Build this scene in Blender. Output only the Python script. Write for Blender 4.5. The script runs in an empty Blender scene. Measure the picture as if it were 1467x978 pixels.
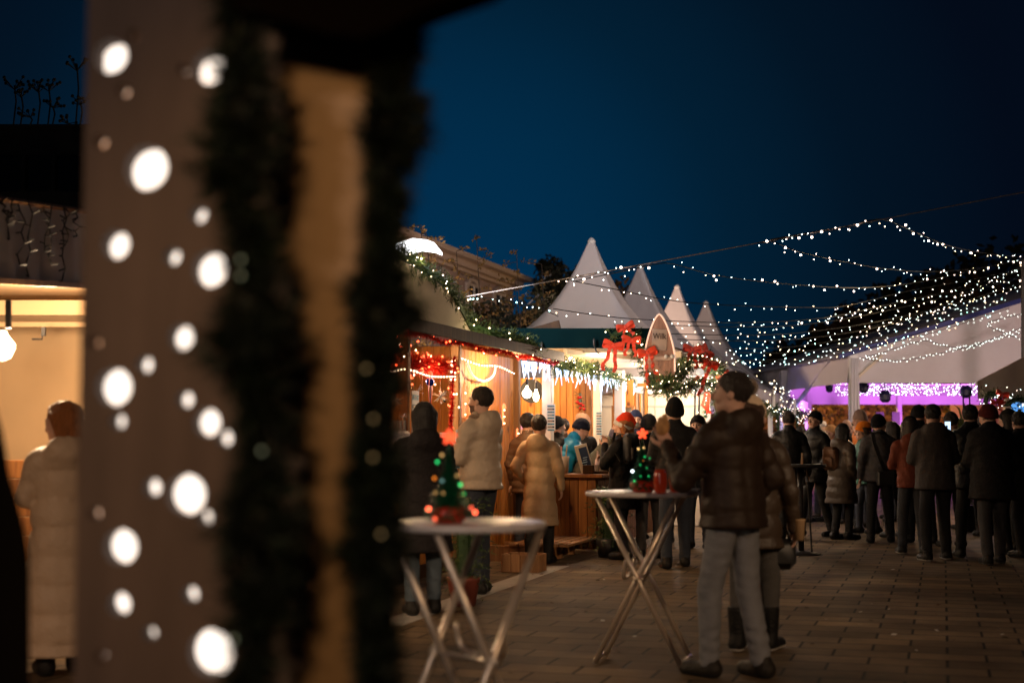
import bpy, math, random
import numpy as np
from mathutils import Matrix, Vector
random.seed(7); rng = np.random.default_rng(7)
R = math.radians
sc = bpy.context.scene
C = sc.collection
# ---------------------------------------------------------------- camera
F = 2040.0; CW, CH = 1467, 978; TILT = R(3.95); EYE = 1.4
cam = bpy.data.cameras.new('camera'); cam.lens = 36 * F / CW; cam.sensor_width = 36
cam.clip_start = .05; cam.clip_end = 600
cam.dof.use_dof = True; cam.dof.focus_distance = 17.0; cam.dof.aperture_fstop = 1.45
co = bpy.data.objects.new('camera', cam); C.objects.link(co)
co.location = (0, 0, EYE); co.rotation_euler = (R(90) + TILT, 0, 0); sc.camera = co
# ---------------------------------------------------------------- world, exposure
w = bpy.data.worlds.new('World'); sc.world = w; w.use_nodes = True
nt = w.node_tree; nt.nodes.clear()
# dusk sky: a deep blue glow low in the north-west that fades overhead, over a faint Nishita twilight
tc = nt.nodes.new('ShaderNodeTexCoord'); dot = nt.nodes.new('ShaderNodeVectorMath'); dot.operation = 'DOT_PRODUCT'
dot.inputs[1].default_value = Vector((-.06, 1, .105)).normalized(); nt.links.new(tc.outputs['Generated'], dot.inputs[0])
ra = nt.nodes.new('ShaderNodeValToRGB'); nt.links.new(dot.outputs['Value'], ra.inputs[0])
ra.color_ramp.elements[0].position = 0; ra.color_ramp.elements[0].color = (.0006, .0012, .0030, 1)
ra.color_ramp.elements[1].position = 1; ra.color_ramp.elements[1].color = (.0004, .0275, .074, 1)
for p_, c_ in ((.92, (.0009, .0032, .0080, 1)), (.955, (.0008, .0068, .0158, 1)), (.978, (.0006, .0136, .0325, 1)), (.992, (.0004, .0230, .059, 1))):
    e = ra.color_ramp.elements.new(p_); e.color = c_
sky = nt.nodes.new('ShaderNodeTexSky'); sky.sky_type = 'NISHITA'; sky.sun_disc = False
sky.sun_elevation = R(-4); sky.sun_rotation = R(-10); sky.ozone_density = 8.0
b0 = nt.nodes.new('ShaderNodeBackground'); b0.inputs[1].default_value = .02; nt.links.new(sky.outputs[0], b0.inputs[0])
bg = nt.nodes.new('ShaderNodeBackground'); bg.inputs[1].default_value = 1.0; nt.links.new(ra.outputs[0], bg.inputs[0])
ad = nt.nodes.new('ShaderNodeAddShader'); ow = nt.nodes.new('ShaderNodeOutputWorld')
nt.links.new(bg.outputs[0], ad.inputs[0]); nt.links.new(b0.outputs[0], ad.inputs[1]); nt.links.new(ad.outputs[0], ow.inputs[0])
sc.view_settings.view_transform = 'Standard'; sc.view_settings.look = 'None'
sc.view_settings.exposure = 0; sc.view_settings.gamma = 1
sc.cycles.use_denoising = True
sc.cycles.max_bounces = 5; sc.cycles.diffuse_bounces = 3; sc.cycles.glossy_bounces = 2
sc.cycles.transparent_max_bounces = 6; sc.cycles.transmission_bounces = 4
sc.cycles.sample_clamp_indirect = 4; sc.cycles.caustics_reflective = False; sc.cycles.caustics_refractive = False

def lamp(name, kind, loc, energy, col, radius=.05, rot=None, spot=None, size=None, blend=.6):
    l = bpy.data.lights.new(name, kind); l.energy = energy; l.color = col
    if kind in ('POINT', 'SPOT'): l.shadow_soft_size = radius
    if kind == 'SPOT': l.spot_size = R(spot); l.spot_blend = blend
    if kind == 'AREA': l.shape = 'RECTANGLE'; l.size, l.size_y = size
    o = bpy.data.objects.new(name, l); C.objects.link(o); o.location = loc
    if rot is not None:
        o.rotation_euler = (Vector(rot) - Vector(loc)).to_track_quat('-Z', 'Y').to_euler()
    return o
# a street lamp of the square stands behind and to the right of the photographer
lamp('street_lamp_light', 'SPOT', (6.5, -3.5, 6.0), 1900, (1.0, .62, .34), .10, rot=(3.0, 6.8, 0), spot=47, blend=1.0)
lamp('tent_fill_spot', 'SPOT', (9, 9, 9.5), 5200, (1.0, .84, .84), .2, rot=(3.0, 31, 4.2), spot=30, blend=.8)  # added fill spot that brightens the pagoda roofs, no real fixture
lamp('board_fill_spot', 'SPOT', (-4.2, -3.0, 5.2), 380, (1.0, .72, .58), .10, rot=(-1.2, 4.0, 1.4), spot=40, blend=.8)  # added fill spot for the front of the pierced board
lamp('coat_fill_spot', 'SPOT', (-5.4, -1.0, 4.6), 900, (1.0, .62, .36), .10, rot=(-2.75, 8.7, .95), spot=18, blend=.6)  # added fill spot aimed at the beige coat by the left stall
lamp('street_lamp_light_c', 'SPOT', (7.8, 2.5, 5.8), 1300, (1.0, .68, .42), .10, rot=(-.4, 14.6, 1.0), spot=34, blend=.7)

def P(px, py, d):
    x = (px - 733.5) / F; y = -(py - 489) / F
    ct, st = math.cos(TILT), math.sin(TILT)
    s = d / (ct - y * st)
    return Vector((x * s, d, EYE + (st + y * ct) * s))
def G(px, d, z=0.0):
    ct, st = math.cos(TILT), math.sin(TILT)
    return Vector(((px - 733.5) / F * (d * ct + (z - EYE) * st), d, z))

# ---------------------------------------------------------------- materials
MATS = {}
def mat(name, col, rough=.6, metal=0, emit=None, es=0, var=0, vs=8, bump=0, bs=40, spec=.5, trans=0, sheen=0, stretch=(1,1,1), island=0, coord='Object', cells=None, alpha=1, sample=False):
    if name in MATS: return MATS[name]
    m = bpy.data.materials.new(name); m.use_nodes = True
    n = m.node_tree.nodes; L = m.node_tree.links; b = n['Principled BSDF']
    b.inputs['Base Color'].default_value = (*col, 1); b.inputs['Roughness'].default_value = rough
    b.inputs['Metallic'].default_value = metal; b.inputs['Specular IOR Level'].default_value = spec
    if trans: b.inputs['Transmission Weight'].default_value = trans
    if sheen: b.inputs['Sheen Weight'].default_value = sheen
    if emit: b.inputs['Emission Color'].default_value = (*emit, 1); b.inputs['Emission Strength'].default_value = es
    if alpha < 1: b.inputs['Alpha'].default_value = alpha
    tc = n.new('ShaderNodeTexCoord'); mp = n.new('ShaderNodeMapping'); mp.inputs['Scale'].default_value = stretch
    L.new(tc.outputs[coord], mp.inputs[0])
    if var or island:
        hs = n.new('ShaderNodeHueSaturation'); hs.inputs['Color'].default_value = (*col, 1)
        ma = n.new('ShaderNodeMath'); ma.operation = 'MULTIPLY_ADD'
        no = n.new('ShaderNodeTexNoise'); no.inputs['Scale'].default_value = vs; no.inputs['Detail'].default_value = 5
        L.new(mp.outputs[0], no.inputs[0]); L.new(no.outputs[0], ma.inputs[0])
        ma.inputs[1].default_value = 2 * var; ma.inputs[2].default_value = 1 - var
        last = ma
        if island:
            ge = n.new('ShaderNodeNewGeometry'); m2 = n.new('ShaderNodeMath'); m2.operation = 'MULTIPLY_ADD'
            L.new(ge.outputs['Random Per Island'], m2.inputs[0]); m2.inputs[1].default_value = 2 * island; m2.inputs[2].default_value = 1 - island
            m3 = n.new('ShaderNodeMath'); m3.operation = 'MULTIPLY'; L.new(ma.outputs[0], m3.inputs[0]); L.new(m2.outputs[0], m3.inputs[1]); last = m3
        L.new(last.outputs[0], hs.inputs['Value']); L.new(hs.outputs[0], b.inputs['Base Color'])
    if bump:
        n2 = n.new('ShaderNodeTexNoise'); n2.inputs['Scale'].default_value = bs; n2.inputs['Detail'].default_value = 4
        L.new(mp.outputs[0], n2.inputs[0]); bu = n.new('ShaderNodeBump'); bu.inputs['Strength'].default_value = bump; bu.inputs['Distance'].default_value = .02
        L.new(n2.outputs[0], bu.inputs['Height']); L.new(bu.outputs[0], b.inputs['Normal'])
    if es and not sample: m.cycles.emission_sampling = 'NONE'
    MATS[name] = m; return m

def planks_mat(name, col, dark):
    if name in MATS: return MATS[name]
    m = mat(name, col, .6, spec=.12 if col[0] < .1 else .35)
    n = m.node_tree.nodes; L = m.node_tree.links; b = n['Principled BSDF']
    tc = n.new('ShaderNodeTexCoord'); mp = n.new('ShaderNodeMapping'); mp.inputs['Scale'].default_value = (16, 16, 1.1)
    ge = n.new('ShaderNodeNewGeometry'); ad = n.new('ShaderNodeVectorMath'); ad.operation = 'ADD'
    mu = n.new('ShaderNodeMath'); mu.operation = 'MULTIPLY'; mu.inputs[1].default_value = 37
    L.new(ge.outputs['Random Per Island'], mu.inputs[0]); cx = n.new('ShaderNodeCombineXYZ'); L.new(mu.outputs[0], cx.inputs[0]); L.new(mu.outputs[0], cx.inputs[2])
    L.new(tc.outputs['Object'], mp.inputs[0]); L.new(mp.outputs[0], ad.inputs[0]); L.new(cx.outputs[0], ad.inputs[1])
    no = n.new('ShaderNodeTexNoise'); no.inputs['Scale'].default_value = 1.3; no.inputs['Detail'].default_value = 7; no.inputs['Distortion'].default_value = .8
    L.new(ad.outputs[0], no.inputs[0])
    vo = n.new('ShaderNodeTexVoronoi'); vo.inputs['Scale'].default_value = 3.2
    mp2 = n.new('ShaderNodeMapping'); mp2.inputs['Scale'].default_value = (1, 1, .6); L.new(tc.outputs['Object'], mp2.inputs[0])
    a2 = n.new('ShaderNodeVectorMath'); a2.operation = 'ADD'; L.new(mp2.outputs[0], a2.inputs[0]); L.new(cx.outputs[0], a2.inputs[1]); L.new(a2.outputs[0], vo.inputs[0])
    kr = n.new('ShaderNodeMapRange'); kr.inputs[1].default_value = .05; kr.inputs[2].default_value = .13; L.new(vo.outputs['Distance'], kr.inputs[0])
    cr = n.new('ShaderNodeValToRGB'); cr.color_ramp.elements[0].position = .3; cr.color_ramp.elements[0].color = (*dark, 1)
    cr.color_ramp.elements[1].position = .68; cr.color_ramp.elements[1].color = (*col, 1); L.new(no.outputs[0], cr.inputs[0])
    mx = n.new('ShaderNodeMix'); mx.data_type = 'RGBA'; mx.inputs[6].default_value = (dark[0]*.35, dark[1]*.3, dark[2]*.3, 1)
    L.new(kr.outputs[0], mx.inputs[0]); L.new(cr.outputs[0], mx.inputs[7])
    hs = n.new('ShaderNodeHueSaturation'); m2 = n.new('ShaderNodeMath'); m2.operation = 'MULTIPLY_ADD'; m2.inputs[1].default_value = .5; m2.inputs[2].default_value = .75
    L.new(ge.outputs['Random Per Island'], m2.inputs[0]); L.new(m2.outputs[0], hs.inputs['Value']); L.new(mx.outputs[2], hs.inputs['Color'])
    L.new(hs.outputs[0], b.inputs['Base Color'])
    bu = n.new('ShaderNodeBump'); bu.inputs['Strength'].default_value = .25; bu.inputs['Distance'].default_value = .01
    L.new(no.outputs[0], bu.inputs['Height']); L.new(bu.outputs[0], b.inputs['Normal'])
    return m

# ---------------------------------------------------------------- mesh builder
class MB:
    def __init__(s): s.v = []; s.f = []; s.m = []; s.n = 0
    def add(s, V, Fc, mi=0):
        V = np.asarray(V, float).reshape(-1, 3); b = s.n
        s.v.append(V); s.n += len(V)
        s.f += [tuple(int(i) + b for i in f) for f in Fc]; s.m += [mi] * len(Fc)
    def box(s, c, sz, M=None, mi=0, ch=0):
        hx, hy, hz = sz[0]/2, sz[1]/2, sz[2]/2
        if ch <= 0:
            V = [(x, y, z) for x in (-hx, hx) for y in (-hy, hy) for z in (-hz, hz)]
            Fc = [(0,1,3,2),(4,6,7,5),(0,4,5,1),(2,3,7,6),(0,2,6,4),(1,5,7,3)]
        else:
            c_ = min(ch, hx*.9, hy*.9, hz*.9)
            V = []; idx = {}
            for sx in (-1, 1):
                for sy in (-1, 1):
                    for sz_ in (-1, 1):
                        for k in range(3):
                            p = [sx*hx, sy*hy, sz_*hz]
                            for j in range(3):
                                if j != k: p[j] -= (sx, sy, sz_)[j] * c_
                            idx[(sx, sy, sz_, k)] = len(V); V.append(p)
            Fc = []
            for k in range(3):
                a, b = [j for j in range(3) if j != k]
                for sg in (-1, 1):
                    q = []
                    for (sa, sb) in ((-1,-1),(1,-1),(1,1),(-1,1)):
                        t = [0,0,0]; t[k] = sg; t[a] = sa; t[b] = sb; q.append(idx[(*t, k)])
                    Fc.append(tuple(q))
            for k in range(3):
                a, b = [j for j in range(3) if j != k]
                for sa in (-1, 1):
                    for sb in (-1, 1):
                        t = [0,0,0]; t[a] = sa; t[b] = sb
                        t1 = list(t); t1[k] = -1; t2 = list(t); t2[k] = 1
                        Fc.append((idx[(*t1, a)], idx[(*t2, a)], idx[(*t2, b)], idx[(*t1, b)]))
            for sx in (-1, 1):
                for sy in (-1, 1):
                    for sz_ in (-1, 1): Fc.append(tuple(idx[(sx, sy, sz_, k)] for k in range(3)))
        V = np.array(V, float)
        if M is not None: V = V @ np.array(M.to_3x3()).T
        s.add(V + np.array(c, float), Fc, mi); return s
    def bar(s, a, b, w_, h_, mi=0, up=(0,0,1), ch=0):
        a, b = Vector(a), Vector(b); d = b - a; L = d.length; z = d.normalized()
        u = Vector(up); x = z.cross(u)
        if x.length < 1e-4: x = Vector((1,0,0))
        x.normalize(); y = x.cross(z)
        M = Matrix((x, y, z)).transposed()
        return s.box((a + b) / 2, (w_, h_, L), M, mi, ch)
    def tube(s, path, r, n=8, mi=0, caps=True):
        Pt = [Vector(p) for p in path]; rs = r if hasattr(r, '__len__') else [r] * len(Pt)
        V = []; up = Vector((0,0,1)); prev = None
        for i, p in enumerate(Pt):
            t = (Pt[min(i+1, len(Pt)-1)] - Pt[max(i-1, 0)]).normalized()
            x = (prev - t * prev.dot(t)) if prev is not None else t.cross(up)
            if x.length < 1e-3: x = t.cross(Vector((1,0,0)))
            x.normalize(); y = t.cross(x); prev = x
            for k in range(n):
                a = 2 * math.pi * k / n
                V.append(p + (x * math.cos(a) + y * math.sin(a)) * rs[i])
        Fc = []
        for i in range(len(Pt) - 1):
            for k in range(n):
                Fc.append((i*n+k, i*n+(k+1)%n, (i+1)*n+(k+1)%n, (i+1)*n+k))
        if caps: Fc.append(tuple(range(n))[::-1]); Fc.append(tuple((len(Pt)-1)*n + k for k in range(n)))
        s.add([tuple(v) for v in V], Fc, mi); return s
    def lathe(s, prof, n=24, c=(0,0,0), mi=0, wob=0):
        V = []; Fc = []
        for r, z in prof:
            for k in range(n):
                a = 2*math.pi*k/n; rr = r * (1 + wob * math.sin(5*a + z*9))
                V.append((c[0] + rr*math.cos(a), c[1] + rr*math.sin(a), c[2] + z))
        for i in range(len(prof)-1):
            for k in range(n): Fc.append((i*n+k, i*n+(k+1)%n, (i+1)*n+(k+1)%n, (i+1)*n+k))
        Fc.append(tuple(range(n))[::-1]); Fc.append(tuple((len(prof)-1)*n+k for k in range(n)))
        s.add(V, Fc, mi); return s
    def ball(s, c, r, mi=0, n=8, sc_=(1,1,1)):
        prof = [(max(1e-4, math.sin(math.pi*i/n)), -math.cos(math.pi*i/n)) for i in range(n+1)]
        V = []; m = n + 2
        for a_, z in prof:
            for k in range(m):
                a = 2*math.pi*k/m; V.append((c[0]+r*sc_[0]*a_*math.cos(a), c[1]+r*sc_[1]*a_*math.sin(a), c[2]+r*sc_[2]*z))
        Fc = [(i*m+k, i*m+(k+1)%m, (i+1)*m+(k+1)%m, (i+1)*m+k) for i in range(n) for k in range(m)]
        s.add(V, Fc, mi); return s
    def strip(s, path, wdir, width, th=.004, mi=0):
        Pt = [Vector(p) for p in path]; V = []
        for i, p in enumerate(Pt):
            wd = Vector(wdir[i] if hasattr(wdir[0], '__len__') else wdir).normalized()
            ww = width[i] if hasattr(width, '__len__') else width
            t = (Pt[min(i+1, len(Pt)-1)] - Pt[max(i-1, 0)]).normalized(); nn = t.cross(wd).normalized() * th/2
            for q in (p - wd*ww/2 - nn, p + wd*ww/2 - nn, p + wd*ww/2 + nn, p - wd*ww/2 + nn): V.append(q)
        Fc = []
        for i in range(len(Pt)-1):
            for k in range(4): Fc.append((i*4+k, i*4+(k+1)%4, (i+1)*4+(k+1)%4, (i+1)*4+k))
        Fc.append((3,2,1,0)); e = (len(Pt)-1)*4; Fc.append((e,e+1,e+2,e+3))
        s.add([tuple(v) for v in V], Fc, mi); return s
    def xf(s, M):
        A = np.array(M); s.v = [v @ A[:3,:3].T + A[:3,3] for v in s.v]; return s

MTX = {}
def to_mesh(name, mb, mats, smooth=False):
    me = bpy.data.meshes.new(name)
    V = np.concatenate(mb.v) if mb.v else np.zeros((0,3))
    me.from_pydata(V.tolist(), [], mb.f)
    for m in (mats if isinstance(mats, (list, tuple)) else [mats]): me.materials.append(m)
    if any(mb.m): me.polygons.foreach_set('material_index', mb.m)
    if smooth: me.polygons.foreach_set('use_smooth', [True] * len(me.polygons))
    me.update(); return me
def link(name, me, parent=None, loc=None, M=None):
    o = bpy.data.objects.new(name, me); C.objects.link(o)
    if parent is not None: o.parent = parent
    if M is not None: o.matrix_local = M
    elif loc is not None: o.location = loc
    return o
def tagp(o, label=None, cat=None, group=None, kind=None):
    if label: o['label'] = label
    if cat: o['category'] = cat
    if group: o['group'] = group
    if kind: o['kind'] = kind
    return o
def thing(name, label, cat, loc=(0,0,0), yaw=0, group=None):
    o = bpy.data.objects.new(name, None); C.objects.link(o); o.location = loc; o.rotation_euler = (0, 0, yaw)
    o.empty_display_size = .1
    MTX[o.name] = Matrix.Translation(Vector(loc)) @ Matrix.Rotation(yaw, 4, 'Z')
    return tagp(o, label, cat, group)
def part(name, mb, mats, parent, smooth=False, world=False, label=None, kind=None):
    """a part of a thing; world=True: the mesh is in world space and is brought into the parent's space"""
    if world: mb.xf(MTX[parent.name].inverted())
    o = link(name, to_mesh(name, mb, mats, smooth), parent)
    MTX[o.name] = MTX.get(parent.name, Matrix.Identity(4))
    return tagp(o, label, None, None, kind)
def single(name, mb, mats, label, cat, loc=(0,0,0), yaw=0, group=None, smooth=False, world=False, kind=None):
    """a thing that is one mesh"""
    M = Matrix.Translation(Vector(loc)) @ Matrix.Rotation(yaw, 4, 'Z')
    if world: mb.xf(M.inverted())
    o = link(name, to_mesh(name, mb, mats, smooth)); o.location = loc; o.rotation_euler = (0,0,yaw)
    MTX[o.name] = M
    return tagp(o, label, cat, group, kind)
def struct(name, mb, mats, smooth=False, loc=(0,0,0), yaw=0):
    o = link(name, to_mesh(name, mb, mats, smooth)); o['kind'] = 'structure'; o.location = loc; o.rotation_euler = (0,0,yaw); return o
def lerp(a, b, t): return a + (b - a) * t
def poly(pts, step):
    """Catmull-Rom through points, resampled to even steps"""
    p = [Vector(q) for q in pts]; p = [p[0]*2 - p[1]] + p + [p[-1]*2 - p[-2]]; out = []
    for i in range(1, len(p)-2):
        for k in range(24):
            t = k/24; a, b, c, d = p[i-1], p[i], p[i+1], p[i+2]
            out.append(.5*((2*b) + (c-a)*t + (2*a-5*b+4*c-d)*t*t + (3*b-a-3*c+d)*t**3))
    out.append(p[-2]); res = [out[0]]; acc = 0
    for i in range(1, len(out)):
        seg = (out[i]-out[i-1]).length; pos = 0
        while acc + (seg-pos) >= step:
            pos += step - acc; acc = 0; res.append(out[i-1].lerp(out[i], pos/seg if seg else 0))
        acc += seg - pos
    return res

# ---------------------------------------------------------------- implicit surfaces (bodies and clothes)
def nets(Fv, org, h):
    s = Fv < 0; nx, ny, nz = Fv.shape
    cnt = np.zeros((nx-1, ny-1, nz-1), np.int16); acc = np.zeros((nx-1, ny-1, nz-1, 3)); base = np.indices((nx-1, ny-1, nz-1)).transpose(1,2,3,0)
    def cut(ax, o1, o2):
        d = [0,0,0]; sl0 = []; sl1 = []
        off0 = [0,0,0]; others = [j for j in range(3) if j != ax]; off0[others[0]] = o1; off0[others[1]] = o2
        off1 = list(off0); off1[ax] = 1
        a = Fv[off0[0]:nx-1+off0[0], off0[1]:ny-1+off0[1], off0[2]:nz-1+off0[2]]
        b = Fv[off1[0]:nx-1+off1[0], off1[1]:ny-1+off1[1], off1[2]:nz-1+off1[2]]
        m = (a < 0) != (b < 0); t = np.where(m, a / np.where(m, a - b, 1), 0)
        cnt[m] += 1
        for j in range(3):
            acc[..., j] += np.where(m, (t if j == ax else off0[j]), 0)
    for ax in range(3):
        for o1 in (0, 1):
            for o2 in (0, 1): cut(ax, o1, o2)
    act = cnt > 0
    idx = -np.ones(cnt.shape, np.int64); idx[act] = np.arange(act.sum())
    V = (base[act] + acc[act] / cnt[act][:, None]) * h + np.array(org)
    faces = []
    for ax in range(3):
        A = [slice(None)]*3; B = [slice(None)]*3; A[ax] = slice(0, -1); B[ax] = slice(1, None)
        sa, sb = s[tuple(A)], s[tuple(B)]
        m = sa != sb
        ii = np.argwhere(m)
        o = [j for j in range(3) if j != ax]
        ok = (ii[:, o[0]] > 0) & (ii[:, o[1]] > 0) & (ii[:, o[0]] < cnt.shape[o[0]]) & (ii[:, o[1]] < cnt.shape[o[1]])
        ii = ii[ok]; fl = sa[tuple(ii.T)]
        q = []
        for da, db in ((-1,-1),(0,-1),(0,0),(-1,0)):
            jj = ii.copy(); jj[:, o[0]] += da; jj[:, o[1]] += db; q.append(idx[tuple(jj.T)])
        q = np.stack(q, 1)
        flip = fl if ax != 1 else ~fl
        q[~flip] = q[~flip][:, ::-1]
        faces.append(q)
    return V, np.concatenate(faces)
class SDF:
    def __init__(s, lo, hi, h):
        s.h = h; s.lo = np.array(lo, float)
        ax = [np.arange(lo[i], hi[i] + h, h) for i in range(3)]
        s.X, s.Y, s.Z = np.meshgrid(*ax, indexing='ij'); s.F = np.full(s.X.shape, 9.0)
    def cone(s, a, b, ra, rb, flat=1.0, f=None, ret=False):
        """tapered capsule; flat < 1 squeezes it along y"""
        ax_, ay, az = a; bx, by, bz = b; dx, dy, dz = bx-ax_, by-ay, bz-az; L = dx*dx+dy*dy+dz*dz + 1e-9
        px, py, pz = s.X-ax_, s.Y-ay, s.Z-az
        t = np.clip((px*dx+py*dy+pz*dz)/L, 0, 1)
        d = np.sqrt((px-t*dx)**2 + ((py-t*dy)/flat)**2 + (pz-t*dz)**2) - (ra + (rb-ra)*t)
        if flat < 1: d = d * (.5 + .5*flat)
        return (d, t, math.sqrt(L)) if ret else d
    def ell(s, c, r):
        k = np.sqrt(((s.X-c[0])/r[0])**2 + ((s.Y-c[1])/r[1])**2 + ((s.Z-c[2])/r[2])**2)
        return (k - 1) * min(r)
    def u(s, d, k=.02):
        if k <= 0: s.F = np.minimum(s.F, d); return s
        h = np.clip(.5 + .5*(s.F - d)/k, 0, 1); s.F = s.F*(1-h) + d*h - k*h*(1-h); return s
    def sub(s, d, k=.01):
        h = np.clip(.5 - .5*(s.F + d)/k, 0, 1); s.F = s.F*(1-h) - d*h + k*h*(1-h); return s
    def clip(s, d): s.F = np.maximum(s.F, d); return s
    def mesh(s): return nets(s.F, s.lo, s.h)

def head_template(fem=False):
    s = SDF((-.11,-.14,-.12), (.11,.15,.27), .0055)
    s.u(s.ell((0,-.008,.155), (.076,.096,.092)), 0)
    s.u(s.ell((0,.03,.112), (.06 if fem else .064,.068,.082)), .03)
    s.u(s.cone((-.014,.066,.042), (.014,.066,.042), .024 if fem else .028, .024 if fem else .028), .03)
    s.u(s.cone((-.045,.02,.06), (-.012,.06,.045), .022, .02), .03); s.u(s.cone((.045,.02,.06), (.012,.06,.045), .022, .02), .03)
    s.u(s.cone((0,-.02,-.12), (0,-.005,.08), .062 if not fem else .052, .055 if not fem else .048), .03)
    s.u(s.cone((-.03,.086,.153), (.03,.086,.153), .012, .012), .012)
    for sx in (-1, 1):
        s.sub(s.ell((sx*.031,.108,.134), (.019,.018,.013)), .012)
        s.u(s.ell((sx*.031,.087,.134), (.013,.011,.010)), .003)
        s.u(s.ell((sx*.077,-.004,.122), (.010,.018,.030)), .006)
        s.u(s.ell((sx*.04,.075,.098), (.02,.018,.018)), .02)
    s.u(s.cone((0,.098,.146), (0,.118,.103), .007, .012), .012)
    s.u(s.ell((0,.108,.098), (.019,.013,.009)), .008)
    s.u(s.ell((0,.094,.073), (.024,.012,.007)), .006); s.u(s.ell((0,.093,.063), (.020,.012,.006)), .005)
    V, Fc = s.mesh(); return V, Fc
def face_mats(V, Fc, beard):
    c = V[Fc].mean(1); m = np.zeros(len(Fc), int); ax = np.abs(c[:,0])
    if beard: m[(c[:,2] < .093) & (c[:,2] > .012) & (c[:,1] > .02) & ~((ax < .012) & (c[:,2] > .09))] = 3
    m[(ax < .023) & (np.abs(c[:,2]-.068) < .010) & (c[:,1] > .09)] = 2
    m[(((ax-.031)/.012)**2 + ((c[:,2]-.134)/.0075)**2 < 1) & (c[:,1] > .07)] = 1
    m[(np.abs(ax-.032) < .02) & (np.abs(c[:,2]-.157) < .005) & (c[:,1] > .07)] = 3
    return m
def hand_template(curl):
    """right hand hanging down: wrist at 0, fingers towards -z, palm facing -x, thumb towards +y"""
    s = SDF((-.075,-.075,-.215), (.05,.09,.05), .0042)
    s.u(s.cone((0,0,.04), (0,0,-.02), .026, .024, 1), 0)
    s.u(s.ell((0,0,-.055), (.017,.042,.05)), .02)
    for k, (yy, ln) in enumerate(((.032,.078),(.011,.088),(-.011,.082),(-.032,.064))):
        a = Vector((0, yy*.9, -.09)); ang = curl*(.55 + .1*k); p = a; d = ang
        for q, fr in enumerate((.42,.32,.26)):
            nx = p + Vector((-math.sin(d)*ln*fr, yy*.12*fr, -math.cos(d)*ln*fr))
            s.u(s.cone(p, nx, .0098 - .0009*q, .0090 - .0009*q), .004); p = nx; d += ang
    p1 = Vector((-.005,.03,-.025)); p2 = Vector((-.022,.062,-.06)); p3 = Vector((-.034,.066,-.095)) if curl > .5 else Vector((-.026,.072,-.098))
    s.u(s.cone(p1, p2, .016, .012), .01); s.u(s.cone(p2, p3, .0115, .009), .004)
    return s.mesh()
HEADS = {False: head_template(False), True: head_template(True)}
HANDS = {'relax': hand_template(.45), 'grip': hand_template(.95)}

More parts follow.
